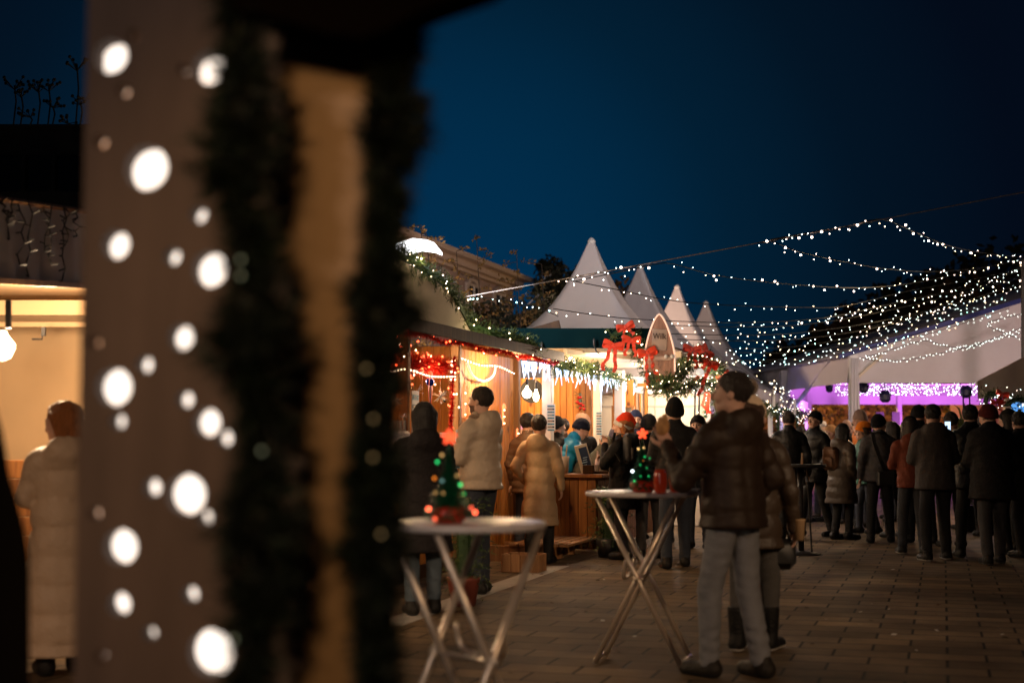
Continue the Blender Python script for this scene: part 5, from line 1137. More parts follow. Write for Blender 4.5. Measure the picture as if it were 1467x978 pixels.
mb = MB(); pl = P(57,482,11.2); mb.tube([pl+Vector((-.06,0,-.02)), pl+Vector((.02,0,-.02)), pl+Vector((.02,0,.03))], .008, 5); mb.box(pl+Vector((.03,0,.04)), (.03,.03,.07)); single('wall_hook', mb, M_BLACK, 'small black hook with a clip on the cream wall', 'hook', pl, world=True)
lamp('left_bulb_light', 'POINT', P(20,489,9.4), 110, (1,.70,.42), .07); lamp('left_stall_light', 'POINT', P(60,452,10.6), 110, (1,.70,.42), .1)
for i, (px_, l_) in enumerate(((6,40),(16,60),(28,95),(40,110),(62,70),(68,88),(92,60),(90,108),(108,40))):
    t = (px_+30)/180; top = a.lerp(b_, t)+Vector((.02,-.13,0)); s_ = top.y/F; pth = [top + Vector((random.uniform(-.03,.03), 0, -l_*s_*k/6)) for k in range(7)]
    o = thing('icicle_string', 'unlit icicle light strand on the left valance, ' + ('at the picture edge','second from the edge','third, doubled back','longest left one','short middle one','middle one with a loop','right short one','longest right one','last one by the board')[i], 'light strand', top, 0, 'unlit icicle strands on the left valance'); mb = MB(); mb.tube(pth, .006, 5)
    for q in pth[1:]: mb.tube([q, q+Vector((random.choice((-.05,.05)),-.01,random.uniform(-.03,.03)))], .006, 4)
    part('strand', mb, mat('strand_dark', (.012,.009,.010), .6), o, world=True)

# ================================================================ foreground booth: pierced board, wooden post, garlands, arch
nb = R(6.3); BD = 3.0; borg = P(215,240,BD); TB = Vector((math.cos(nb), -math.sin(nb), 0)); NB = Vector((math.sin(nb), math.cos(nb), 0)); S_ = BD/F
HOLES = [(164,80,44,50),(306,96,44,50),(215,240,54,64),(171,350,31,41),(306,385,44,52),(168,554,43,54),(302,605,34,41),(272,708,46,58),(178,783,40,50),(176,865,28,34),(308,935,58,67),(265,483,27,37),(270,572,20,27),(327,627,19,26),(299,741,19,25),(278,851,18,25),(220,907,19,23),(223,698,17,27),(252,367,18,26),(290,307,18,26),(212,522,17,26),(174,603,17,25),(198,50,15,20),(182,130,15,22),(268,100,15,20),(149,203,14,22),(141,490,13,20),(141,735,13,20),(151,940,16,20),(316,30,18,20)]
def to_board(px, py):
    r = P(px,py,1.0) - Vector((0,0,EYE)); c_ = Vector((0,0,EYE)); t = (borg-c_).dot(NB)/r.dot(NB); q = c_ + r*t - borg; return q.dot(TB), q.z, (r*t).length
cu = bpy.data.curves.new('board', 'CURVE'); cu.dimensions = '2D'; cu.fill_mode = 'BOTH'; TH = .052; cu.extrude = TH/2; cu.resolution_u = 10; cu.bevel_depth = .0
x0 = to_board(115,500)[0]; x1 = to_board(430,500)[0]; zb = -borg.z; zt = to_board(215,-60)[1]
sp = cu.splines.new('POLY'); sp.points.add(3); sp.use_cyclic_u = True
for i, (x, y) in enumerate(((x0,zb),(x1,zb),(x1,zt),(x0,zt))): sp.points[i].co = (x,y,0,1)
hl = []
for (px_, py_, w_, h_) in HOLES:
    r_ = (h_*h_+w_*w_)/(4*w_); X_, Z_, ds = to_board(px_-6+0, py_ - 6*(560-py_)/700*-1*0); rr = (r_-2.0)*ds/F*(.98 if w_ > 24 else .93); hl.append((X_,Z_,rr,w_))
    sp = cu.splines.new('POLY'); sp.points.add(27); sp.use_cyclic_u = True
    for k in range(28): sp.points[k].co = (X_+rr*math.cos(2*math.pi*k/28), Z_+rr*math.sin(2*math.pi*k/28), 0, 1)
ob = bpy.data.objects.new('t', cu); C.objects.link(ob); me = bpy.data.meshes.new_from_object(ob.evaluated_get(bpy.context.evaluated_depsgraph_get())); bpy.data.objects.remove(ob)
lb_ = thing('light_box', 'tall brown light box pierced with round holes glowing white', 'light box', borg, -nb)
me.transform(Matrix.Rotation(R(90),4,'X')); me.transform(Matrix.Translation((0,TH/2,0))); me.materials.clear(); me.materials.append(mat('brown_board', (.15,.110,.090), .7, var=.42, vs=3, bump=.3, bs=12, stretch=(4,4,.6), spec=.3))
me.materials.append(mat('shaded_hole_wall', (.035,.012,.006), .8))  # hole walls near black: their shade is put into the colour
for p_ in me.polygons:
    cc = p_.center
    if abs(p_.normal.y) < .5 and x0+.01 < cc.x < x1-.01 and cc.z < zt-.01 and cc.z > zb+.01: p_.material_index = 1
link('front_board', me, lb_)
mb = MB(); mb.box(((x0+x1)/2, .094, (zb+zt)/2), (x1-x0, .02, zt-zb)); part('lit_back', mb, mat('lightbox_glow', (1,1,1), .5, emit=(1,.88,.76), es=1.9), lb_)
mb = MB(); 
for xx in (x0+.004, x1-.004): mb.box((xx, .0685, (zb+zt)/2), (.008, .031, zt-zb))
part('side_board', mb, mat('brown_board', (0,0,0)), lb_)
for X_, Z_, rr, w_ in hl:
    if w_ <= 18 and (Z_ > .55*0+to_board(215,215)[1] or w_ <= 16): mb = MB(); mb.lathe([(rr*1.0,0),(rr*1.0,.004)], 18); mb.xf(Matrix.Translation((X_, TH+.006, Z_)) @ Matrix.Rotation(R(90),4,'X')); part('hole_glow_disc', mb, mat('dim_hole_glow', (.5,.25,.1), .5, emit=(1,.50,.26), es=1.8), lb_)  # added glowing discs imitate the dimmer light seen through small holes
# lit wooden post behind the garlands
pc = P(455,500,2.85); mb = MB(); mb.box((0,0,1.75), (.25,.10,3.5), None, 0, .012)
single('wooden_post', mb, mat('honey_post', (.40,.27,.155), .6, var=.25, vs=3, stretch=(4,4,.5), bump=.2, bs=20), 'honey-coloured wooden post between two dark garlands', 'post', (pc.x+.0,pc.y,0), R(-12))
lamp('post_fill_spot', 'SPOT', (-.75,.25,2.7), 85, (1,.56,.24), .12, rot=(pc.x+.02,pc.y,1.55), spot=38, blend=.8)  # added fill spot, placed to brighten the post between the garlands
NDL = [mat('needle_fore', (.004,.011,.007), .7, var=.5, vs=9), mat('needle_fore2', (.012,.026,.013), .6, var=.5, vs=9)]
def fore_garland(label, ctrl, rad, dens, seed):
    random.seed(seed); pts = poly([P(*q) for q in ctrl], .05); o = thing('fir_garland', label, 'garland', pts[0]); mb = MB()
    # clumps make an uneven outline
    for i in range(len(pts)-1):
        f = .80 + .60*math.sin(i*.8+seed) + .45*math.sin(i*1.9)
        greenery(mb, [pts[i], pts[i+1]], rad*max(.50,f), dens*(.6+.6*f), .06, .004, 14, .15, core=.45)
    part('greenery', mb, NDL, o, world=True); return o, pts
o, pts = fore_garland('dark fir garland hanging down over the light box edge', [(350,-60,2.65),(345,60,2.65),(350,150,2.65),(338,250,2.65),(362,350,2.65),(358,480,2.65),(380,600,2.65),(370,720,2.65),(368,850,2.65),(362,1020,2.65)], .050, 460, 3)
for px_, py_, k_ in ((345,395,'cyan'),(345,372,'white'),(375,646,'warm'),(335,915,'white')):
    link('bulb', bulb_mesh('bulb_dim', .004, mat('bulb_dim', (.8,.9,.8), .2, emit=(.45,.7,.45) , es=.22)), o, loc=MTX[o.name].inverted() @ P(px_,py_,2.52))
o, pts = fore_garland('dark fir garland on the right side of the wooden post, next to the sky', [(572,20,2.75),(566,100,2.75),(562,220,2.75),(552,330,2.75),(548,430,2.75),(542,520,2.75),(540,620,2.75),(534,740,2.75),(540,860,2.75),(545,1020,2.75)], .036, 520, 5)
for px_, py_ in ((525,528),(535,600),(534,655),(546,765)):
    link('bulb', bulb_mesh('bulb_dimw', .0036, mat('bulb_dimw', (.9,.7,.4), .2, emit=(1,.75,.35), es=.25)), o, loc=MTX[o.name].inverted() @ P(px_,py_,2.6))
# black side panel of the booth behind the right garland, and the dark arch overhead
mb = MB(); q = [P(526,-80,2.9), P(570,-80,2.9), P(560,1040,2.9), P(520,1040,2.9)]; dv = Vector((0,.05,0)); mb.add(q+[p+dv for p in q], [(0,1,2,3),(7,6,5,4),(0,4,5,1),(1,5,6,2),(2,6,7,3),(3,7,4,0)])
single('booth_side_panel', mb, M_BLK, 'black booth panel behind the right-hand garland', 'panel', P(520,500,2.9), world=True)
mb = MB(); top = [(330,-90),(330,10),(380,22),(430,36),(470,48),(520,54),(560,40),(590,22),(630,4),(670,-10),(710,-24),(760,-60),(780,-90)]; k = len(top)
va = [P(x,y,2.6) for x, y in top]; vb = [v+Vector((0,.12,0)) for v in va]; mb.add(va+vb, [tuple(range(k)), tuple(range(2*k-1,k-1,-1))] + [(i,(i+1)%k,(i+1)%k+k,i+k) for i in range(k)])
single('booth_arch', mb, M_BLK, 'black curved arch of the booth across the top', 'arch', P(560,0,2.6), world=True)
mb = MB(); top = [(-80,500),(-30,520),(-8,575),(4,620),(14,680),(26,720),(36,760),(42,800),(43,1100),(-80,1100)]; k = len(top); va = [P(x,y,3.6) for x, y in top]; vb = [P(x,y,3.6)+Vector((-.22,.25,0)) for x, y in top]; mb.add(va+vb, [tuple(range(k)), tuple(range(2*k-1,k-1,-1))] + [(i,(i+1)%k,(i+1)%k+k,i+k) for i in range(k)])
single('folded_parasol', mb, M_BLK, 'black draped folded parasol at the lower left edge', 'parasol', P(0,800,3.6), world=True)

# ================================================================ high tables
def bistro(label, px, d, yaw, diam, h_=1.075):
    o = thing('high_table', label, 'table', G(px,d), R(yaw), 'white folding high tables'); r = diam/2
    mb = MB(); mb.lathe([(r-.02,-.030),(r-.004,-.026),(r,-.014),(r-.004,-.003),(r-.02,0)], 48, (0,0,h_)); part('tabletop', mb, mat('table_white', (.66,.60,.58), .35, var=.05, vs=4), o, True)
    L_ = .275; mt = mat('table_leg', (.62,.52,.42), .28, metal=.55, var=.1)
    for sx in (-1, 1):
        mb = MB(); mb.tube([(sx*.185,-L_,.01), (sx*.185,L_*.9,h_-.035)], .0155, 10); part('leg', mb, mt, o, True)
        mb = MB(); mb.tube([(sx*.150,L_,.01), (sx*.150,-L_*.9,h_-.035)], .0155, 10); part('leg', mb, mt, o, True)
    mb = MB(); mb.tube(poly([(-.15,.075,.65),(-.14,.09,.57),(-.08,.10,.535),(.08,.10,.535),(.14,.09,.57),(.15,.075,.65)], .02), .013, 8); part('brace', mb, mt, o, True)
    mb = MB(); mb.tube([(-.15,L_,.03),(.15,L_,.03)], .012, 8); part('crossbar', mb, mt, o, True); mb = MB(); mb.tube([(-.185,-L_,.03),(.185,-L_,.03)], .012, 8); part('crossbar', mb, mt, o, True); mb = MB(); mb.tube([(-.21,0,.54),(-.19,0,.54),(.19,0,.54),(.21,0,.54)], [.02,.008,.008,.02], 8); part('pivot_rod', mb, mt, o, True)
    return o
bistro('nearest white round high table with crossed metal legs', 664, 5.75, -50, .665)
bistro('white round high table in front of the eating man', 921, 9.1, 74, .72)
def mini_tree(label, base, s_, cols):
    o = thing('table_christmas_tree', label, 'christmas tree', base); mb = MB()
    mb.tube([(0,0,0),(0,0,.30*s_)], .006, 5)
    for k in range(1300):
        z = random.random()**1.25*.26*s_ + .045*s_; r = (.31*s_-z)*.34; a = random.uniform(0,6.28); c_ = Vector((0,0,z)); d = Vector((math.cos(a), math.sin(a), -.35)); e = c_+d*r*random.choice((.55,.8,1,1.25)); sd = d.cross(Vector((0,0,1))).normalized()*.0035
        mb.add([c_-sd, c_+sd, e+sd*1.5, e-sd*1.5], [(0,1,2,3)])
    part('branches', mb, mat('green_foil', (.008,.13,.06), .4, metal=.2, var=.5, vs=30), o)
    mb = MB(); mb.lathe([(.05*s_,0),(.070*s_,.02*s_),(.074*s_,.05*s_),(.05*s_,.065*s_)], 20, wob=.04); part('base', mb, mat('red_pot', (.34,.02,.006), .35, emit=(1,.05,.01), es=.03), o, True)
    mb = MB()
    for k in range(5):
        a = 2*math.pi*k/5 + math.pi/2; mb.bar((0,0,.335*s_), (math.cos(a)*.030*s_, 0, .335*s_+math.sin(a)*.030*s_), .016*s_, .012*s_)
    mb.ball((0,0,.335*s_), .018*s_, n=6); part('star', mb, mat('star_glow', (1,.1,.05), .3, emit=(1,.085,.025), es=2.0), o)
    for dx, dz, c_, sz, es in cols:
        m_ = mat('treelight_%s_%g' % (c_, es), {'r':(1,.1,.05),'g':(.05,.8,.2),'y':(.8,.55,.2),'w':(.8,.9,1),'o':(1,.3,.05),'c':(.3,.6,.6),'b':(.1,.25,.6)}[c_], .3, emit={'r':(1,.12,.05),'g':(.02,.75,.18),'y':(1,.6,.2),'w':(.85,.95,1),'o':(1,.25,.02),'c':(.25,.55,.5),'b':(.05,.25,.7)}[c_], es=es*.62)
        mb = MB(); mb.ball((dx,-max(.02,(.31*s_-dz)*.30),dz), sz, n=5); part('light', mb, m_, o, True)
    return o
b1 = G(643,5.62,1.076)
mini_tree('blurred small Christmas tree with a glowing red star on the nearest table', b1, 1.0, [(-.027,.265,'y',.006,1.6),(-.045,.238,'g',.006,3),(-.055,.175,'o',.006,2.2),(-.025,.165,'c',.006,1),(.033,.185,'y',.006,.9),(.047,.15,'g',.007,3.2),(-.05,.12,'y',.006,.6),(-.02,.118,'y',.006,.6),(.06,.115,'g',.006,1),(-.075,.058,'r',.008,9),(-.05,.02,'r',.008,3),(.09,.062,'r',.007,3),(.105,.045,'r',.008,8)])
b2 = G(921,8.95,1.076)
mini_tree('small green Christmas tree with a red star on the second table', b2, 1.08, [(-.028,.268,'y',.007,3),(.005,.275,'y',.006,2.6),(.01,.22,'g',.007,1.2),(.04,.21,'g',.006,.8),(-.07,.13,'w',.0085,9),(-.06,.07,'g',.007,1.6),(-.02,.1,'g',.006,.8),(.03,.1,'g',.006,1.1),(.075,.12,'b',.006,1),(-.02,.17,'g',.006,.9),(.02,.15,'g',.006,.7),(.0,.195,'o',.005,.5)])
for i, (px_, d_, s_) in enumerate(((946,8.75,1.0),(969,8.95,1.12))):
    o = thing('red_glass_lantern', ('left','right')[i] + ' red glass candle lantern beside the small tree on the second table', 'lantern', G(px_,d_,1.076)); mb = MB(); mb.lathe([(.024*s_,0),(.034*s_,.01),(.042*s_,.06*s_),(.038*s_,.12*s_),(.030*s_,.145*s_),(.026*s_,.14*s_),(.036*s_,.06*s_),(.024*s_,.012)], 18); part('glass', mb, mat('red_glass', (.22,.022,.010), .12, spec=.8, emit=(1,.06,.01), es=.05), o, True); mb = MB(); mb.ball((0,0,.03), .012, n=5); part('candle', mb, mat('candle_glow', (1,.4,.1), .4, emit=(1,.25,.06), es=1.6), o, True)
mb = MB(); mb.lathe([(.05,0),(.085,.008),(.088,.014),(.05,.006)], 24); single('paper_plate', mb, M_WHITE, 'white paper plate at the right side of the second table', 'plate', G(984,9.0,1.078), smooth=True)
mb = MB(); mb.lathe([(.31,-.02),(.32,0),(.32,.02)], 32, (0,0,1.08)); mb.tube([(0,0,.02),(0,0,1.06)], .035, 10); mb.lathe([(.24,0),(.23,.02),(.04,.05)], 24); tb = G(1148,17.6)
dtb = thing('dark_bar_table', 'dark round standing table beside the two men in black', 'table', tb); part('table', mb, M_BLACK, dtb, True); mb = MB(); [mb.tube([(x,-.05,0),(x*.6,-.05,1.05)], .012, 6) for x in (-.12,.12)]; part('leg', mb, M_BLACK, dtb)
mb = MB(); mb.tube([(0,0,0),(.01,0,.14)], .014, 8); single('glass_bottle', mb, mat('glass_pale', (0,0,0)), 'small pale glass on the dark standing table', 'glass', Vector((tb.x+.02,17.6,1.10)))
# steps, planter and fir by the hut
mb = MB()
for i in range(6): mb.box((.32+.12*i-.3,0,.20), (.10,1.5,.03), None, 0, .004)
for y in (-.6,0,.6): mb.box((0.05,y,.09), (.7,.09,.18))
single('pallet_step', mb, M_POST, 'low wooden pallet step in front of the plank wall', 'step', L1(.40,-.75,0), ROW)
mb = MB(); boards(mb, (-.2,0), (.2,0), 0, .19, .02, .10); boards(mb, (-.2,.3), (.2,.3), 0, .19, .02, .10); boards(mb, (-.2,0), (-.2,.3), 0, .19, .02, .1); boards(mb, (.2,0), (.2,.3), 0, .19, .02, .1); single('wooden_crate', mb, M_POST, 'small wooden crate on the paving by the step', 'crate', G(745,15.2), ROW)
o = thing('potted_fir', 'small dark fir in a red pot behind the nearest table legs', 'potted tree', G(664,12.2)); mb = MB(); greenery(mb, [Vector((0,0,.25+.06*i)) for i in range(12)], .26, 260, .05, .005, 8, .3); part('branches', mb, M_NEEDLE, o); mb = MB(); mb.lathe([(.10,0),(.14,.22),(.15,.24),(.12,.22)], 18); part('pot', mb, mat('clay_pot', (.22,.05,.03), .6), o, True)
o = thing('potted_fir', 'low dark fir branches at the right end of the bar front', 'potted tree', G(872,17.2)); mb = MB(); greenery(mb, [Vector((0,0,.2+.07*i)) for i in range(10)], .30, 200, .06, .006, 7, .3); part('branches', mb, M_NEEDLE, o); mb = MB(); mb.lathe([(.12,0),(.16,.22),(.15,.22)], 14); part('pot', mb, M_BLACK, o, True)
o = thing('palm_plant', 'spiky palm leaves and two thin rods rising behind the crowd', 'plant', G(1386,22)); mb = MB()
for a in np.linspace(.15,2.99,9): mb.tube([(0,0,1.55),(math.cos(a)*.25,0,1.55+math.sin(a)*.35),(math.cos(a)*.46,0,1.55+math.sin(a)*.42)], [.02,.014,.003], 5)
part('leaf', mb, M_NEEDLE[1], o); mb = MB(); mb.tube([(-.02,0,0),(-.02,0,2.1)], .012, 5); mb.tube([(.08,0,0),(.08,0,2.16)], .012, 5); part('rod', mb, M_BLACK, o); mb = MB(); mb.lathe([(.16,0),(.2,.4),(.18,.4)], 14); mb.tube([(0,0,.3),(0,0,1.6)], .04, 7); part('pot', mb, M_BLACK, o)
# scattered leaves and scraps on the paving
mb = MB()
for k in range(150):
    p = G(random.uniform(560,1467), random.uniform(8.6,17), .008); a = random.uniform(0,6.28); s_ = random.uniform(.012,.032); u_ = Vector((math.cos(a),math.sin(a),.1))*s_; v_ = Vector((-math.sin(a),math.cos(a),.3))*s_*.6; mb.add([p-u_,p+v_,p+u_,p-v_], [(0,1,2,3)], k % 4 == 0)
single('fallen_leaves', mb, [mat('leaf_litter', (.07,.04,.02), .8), mat('paper_scrap', (.4,.38,.35), .7)], 'dry leaves and paper scraps scattered on the paving', 'litter', (0,0,0), kind='stuff')
# ================================================================ people
BLK = ('black', (.005,.005,.0055), 'plain'); BLN = ('blacknylon', (.006,.006,.007), 'nylon')
JB = ('darkblue', (.020,.026,.040), 'denim'); JK = ('blackjean', (.005,.005,.006), 'denim'); JG = ('greyjean', (.165,.172,.19), 'denim'); JM = ('midgrey', (.05,.047,.045), 'denim')
# the man eating at the second table
man, HM, arms = person('man in a brown quilted hooded jacket and grey jeans eating at the white table', 1052, 8.55, 38, 1.79, ('brownjacket', (.027,.016,.010), 'smooth'), hem=.86, quilt=.125, grid=True, hood=True, hair=('short','dark'),
    legs=JG, armR='pocket', armL=((.27,.14,1.13),(.20,.33,1.33)), turn=32, nod=-2, stride=-.10, spread=.115, shoe=(.02,.017,.014), fat=1.13, res=.014)
k = man['_k']; MX = Matrix.Translation(man.location) @ Matrix.Rotation(man.rotation_euler.z, 4, 'Z')
wl = arms[1][3]; dr = (arms[1][3]-arms[1][2]).normalized(); hp = MX @ ((wl + dr*.10)*k)
mb = MB(); mb.ball((0,0,.05), .042, n=9, sc_=(1,1.1,1.5)); mb.ball((.01,-.03,.09), .02, n=5, sc_=(1,1.3,2)); single('bread_roll', mb, mat('bread', (.42,.22,.08), .8, var=.4, vs=30, bump=.6, bs=60), 'piece of bread held up in the eating man\'s hand', 'bread', hp, smooth=True)
# the woman half hidden behind him
wom, _, arms2 = person('woman in a pom-pom hat and padded jacket half hidden behind the eating man', 1081, 9.6, -25, 1.66, ('tanpad', (.040,.026,.017), 'nylon'), hem=.72, quilt=.16, hood=True, fem=True, hair=('bob','brown'), hat=('pom','beigehat',(.50,.38,.27),(.10,.055,.03)), legs=JM, armR=((.26,.02,1.12),(.27,.08,.86)), armL='hold', shoe=(.008,.008,.008), sole=(.5,.48,.45), boots=True, res=.015, turn=-15, fat=1.05)
p_ = Matrix.Translation(wom.location) @ Matrix.Rotation(wom.rotation_euler.z,4,'Z') @ (arms2[0][3]*wom['_k'])
mb = MB(); mb.lathe([(.032,-.16),(.043,-.03),(.046,-.028),(.044,-.02),(.03,-.15)], 16); single('paper_bag', mb, mat('kraft', (.40,.26,.14), .7), 'crumpled tan paper cup in the pom-pom woman\'s hand', 'cup', p_ + Vector((.03,-.02,.08)), smooth=True)
o = thing('handbag', 'black rounded handbag hanging beside the pom-pom woman', 'bag', p_ + Vector((-.13,.05,-.16))); mb = MB(); mb.box((0,0,-.02), (.30,.13,.20), None, 0, .045); part('body', mb, mat('bag_black', (.010,.009,.009), .5), o, True); mb = MB(); mb.tube(poly([(-.12,0,.05),(-.08,0,.16),(.06,0,.17),(.12,0,.06)], .03), .009, 6); part('strap', mb, M_BLACK, o)
_person = person
_pr = random.Random(5)
def person(label, *a_, **k_):
    if k_.get('group') == 'crowd before the marquee':
        k_.setdefault('turn', _pr.uniform(-38, 38)); k_.setdefault('nod', _pr.uniform(-4, 12)); k_.setdefault('twist', _pr.uniform(-12, 12))
        k_.setdefault('armR', _pr.choice(['down','pocket','hold','cross'])); k_.setdefault('armL', _pr.choice(['down','pocket','hold','pocket']))
        k_.setdefault('stride', _pr.uniform(-.12, .12)); k_.setdefault('spread', _pr.uniform(.08, .14)); k_.setdefault('lean', _pr.choice([0, 3, 5]))
    return _person(label, *a_, **k_)
# at the first hut
person('person with black hair in a long black coat seen from behind at the hut window', 606, 11.6, 12, 1.68, ('blackcoat', (.011,.009,.010), 'plain'), hem=.52, hood=True, fem=True, hair=('bob','black'), legs=('paleblue', (.05,.07,.09), 'denim'), armR='hold', armL='pocket', fat=1.12, res=.017)
man2, _, a3 = person('bearded man in a beige padded jacket with a fur-trimmed hood at the hut', 688, 13.2, 52, 1.88, ('beigejacket', (.42,.33,.25), 'nylon'), hem=.88, quilt=.17, hood=True, fur=(.25,.15,.09), hair=('short','dark'), beard=True, legs=JB, armL='hold', armR='hold', fat=1.12, res=.016, turn=8)
p_ = Matrix.Translation(man2.location) @ Matrix.Rotation(man2.rotation_euler.z,4,'Z') @ ((a3[1][3]+Vector((-.02,.06,.06)))*man2['_k'])
mb = MB(); mb.lathe([(.028,-.04),(.04,.07),(.043,.072),(.038,.06),(.02,-.03)], 16); single('paper_cup', mb, M_WHITE, 'white paper cup held up by the bearded man', 'cup', p_, smooth=True)
# left stall
person('person with short auburn hair in a long beige puffer coat at the left stall', 86, 8.7, 24, 1.60, ('beigepuffer', (.46,.34,.24), 'nylon'), hem=.13, quilt=.185, hood=True, fem=True, hair=('curly','auburn'), armL='hold', armR='hold', legs=JK, turn=45, nod=10, fat=1.12, res=.016)
# bar crowd
G2 = 'people at the bar'
person('woman with short black hair in a long camel puffer coat left of the bar', 773, 16.3, -14, 1.66, ('camel', (.36,.25,.15), 'nylon'), hem=.46, quilt=.19, hood=True, fem=True, hair=('short','black'), legs=JK, armR='down', armL='pocket', boots=True, shoe=(.008,.008,.008), fat=1.0, turn=-6)
person('person in a brown quilted jacket between the camel coat and the post', 757, 17.3, -30, 1.70, ('brownq', (.11,.065,.04), 'nylon'), hem=.78, quilt=.10, hair=('short','black'), group=G2, fat=1.1)
person('smiling woman in a lilac hat facing the camera at the far left of the bar', 747, 20.2, 168, 1.60, ('palecoat', (.35,.28,.24), 'plain'), hair=('long','blond'), fem=True, hat=('beanie','lilac',(.45,.22,.45)), scarf=(.02,.015,.02), group=G2)
person('person in a black logo beanie behind the first white post', 799, 18.9, -60, 1.68, BLK, hat=('beanie','blackb',(.01,.01,.012)), group=G2)
person('person with a round black hat far behind the beanie at the bar', 806, 20.6, 30, 1.68, ('dkbrown', (.04,.025,.018), 'plain'), hair=('short','dark'), group=G2)
bm, _, a4 = person('man in a bright blue padded vest and black beanie leaning over the counter', 801, 18.75, -80, 1.72, ('bluevest', (.006,.20,.36), 'nylon'), hem=.84, quilt=.11, lean=24, hat=('beanie','navyb',(.010,.012,.022)), armR='reach', armL='reach', group=G2, nod=22)
person('bearded man in a tan beanie at the back of the bar', 833, 20.0, 205, 1.72, BLK, hat=('slouch','tanb',(.32,.19,.13)), beard=True, hair=('short','dark'), group=G2, nod=18, turn=20)
person('person in an olive parka bending over the bar with a grey hat', 838, 18.7, -85, 1.72, ('olive', (.13,.115,.07), 'plain'), hem=.80, lean=46, hood=True, hat=('beanie','greyb',(.14,.12,.15)), armR='reach', armL='reach', group=G2, nod=-5, fat=1.1)
san, HMs, _ = person('woman in a red Santa hat and black coat holding her hand to her face', 893, 16.9, 62, 1.66, BLK, hem=.62, hood=False, fem=True, hair=('long','auburn'), hat=('santa','redsanta',(.66,.045,.012)), armL='face', armR='hold', group=G2, turn=8, fat=1.12, legs=JK)
person('man in a navy beanie facing the camera beyond the Santa hat', 912, 20.4, 184, 1.80, ('navyc', (.015,.02,.04), 'plain'), hat=('beanie','navyb2',(.015,.022,.06)), group=G2)
person('person in a charcoal beanie with back turned and grey jeans', 931, 17.0, -8, 1.67, BLK, hem=.72, hat=('beanie','charcoalb',(.03,.03,.032)), legs=JM, armL='face', group=G2, stride=.14, fat=1.1)
person('dark-haired person in black right behind the charcoal beanie', 952, 19.5, 12, 1.64, BLK, hair=('short','dark'), group=G2)
person('tall man in a tall black beanie with back turned in blue jeans', 968, 15.8, 4, 1.82, ('blackjkt', (.012,.011,.011), 'plain'), hem=.80, hood=False, hat=('beanie_tall','blacktall',(.008,.008,.008)), legs=JB, armR='hold', armL='hold', group=G2, fat=1.15, stride=.12, spread=.12)
person('woman with dark hair and a black collar looking at the camera over a red scarf', 1001, 18.6, 158, 1.69, BLK, fem=True, hair=('bob','dark'), scarf=(.30,.02,.015), group=G2, turn=0, hat=('beanie','blacklow',(.012,.01,.012)))
# belongings: backpack of the Santa woman
def backpack(label, base, yaw, s_, col, lines=False):
    o = thing('backpack', label, 'backpack', base, R(yaw)); mb = MB(); mb.box((0,0,0), (.30*s_,.17*s_,.42*s_), None, 0, .05*s_); part('bag', mb, cloth('bp_%02d' % int(col[0]*300), col, 'nylon'), o, True); mb = MB(); mb.box((0,-.09*s_,-.07*s_), (.22*s_,.05*s_,.20*s_), None, 0, .02); part('pocket', mb, cloth('bp_%02d' % int(col[0]*300), col, 'nylon'), o, True)
    for x in (-1,1): mb = MB(); mb.strip([(x*.1*s_,.06,.19*s_),(x*.12*s_,.22*s_,.22*s_),(x*.13*s_,.26*s_,.02),(x*.12*s_,.10*s_,-.18*s_)], (1,0,0), .04); part('strap', mb, M_BLACK, o)
    if lines:
        mb = MB()
        for q in range(3): mb.tube([(lines*(.03+.035*q),-.095*s_,-.08+.01*q),(lines*(.045+.035*q),-.10*s_,.03),(lines*(.03+.03*q),-.095*s_,.12-.01*q)], .0035, 4)
        part('print', mb, mat('print_white', (.6,.6,.6), .6), o)
    return o
backpack('black backpack with pale curved print on the Santa woman\'s back', G(906,16.65,1.30), 40, .85, (.012,.012,.013), 1)
backpack('tan and black backpack on the back of the brown-coated woman', G(1190,20.15,1.14), -50, .78, (.10,.045,.02))
# crowd on the right
G3 = 'crowd before the marquee'
person('man with dark short hair in a black coat, leftmost of the crowd', 1132, 20.3, -20, 1.79, BLN, hem=.74, hair=('short','dark'), group=G3, legs=JK, fat=1.1)
person('man in a black beanie and black puffer turned towards the camera', 1169, 20.9, 120, 1.80, BLN, hem=.76, quilt=.14, hat=('beanie','blackw',(.008,.008,.009)), legs=JK, group=G3, fat=1.2, stride=.16, spread=.14, turn=10)
person('woman in a black cap and padded taupe coat wearing a backpack', 1207, 20.2, -55, 1.60, ('taupe', (.06,.044,.034), 'nylon'), hem=.56, quilt=.16, hood=True, fem=True, hat=('cap','blackcap',(.01,.01,.01)), hair=('bob','black'), legs=JK, armR='pocket', group=G3, fat=1.22)
person('person in a beige knitted hat behind the taupe coat', 1191, 24.5, 100, 1.62, ('or', (.3,.12,.05), 'plain'), hat=('beanie','beigek',(.40,.22,.10)), group=G3)
person('child in a fluffy tan hat left of the taupe coat', 1182, 25.5, 150, 1.58, BLK, hat=('pom','tanfluff',(.45,.30,.22)), group=G3)
person('grey-haired man facing the camera beside the draped post', 1215, 24.0, 170, 1.72, BLK, hair=('bald_fringe','grey'), hat=None, group=G3)
person('tall man in a tan knit hat and orange collar facing left', 1240, 23.0, 95, 1.84, ('orange', (.65,.17,.02), 'nylon'), hat=('beanie_tall','tank',(.30,.20,.16)), group=G3, tone='fair')
person('woman in a bright orange bobble hat in front of the tall man', 1243, 21.5, 100, 1.62, ('greenj', (.02,.10,.07), 'nylon'), fem=True, hat=('slouch','orangeh',(.80,.22,.02)), hair=('bob','brown'), group=G3)
person('person with a bald pinkish head beyond the grey jacket', 1260, 24.5, 10, 1.78, BLK, hair=('bald_fringe','grey'), group=G3)
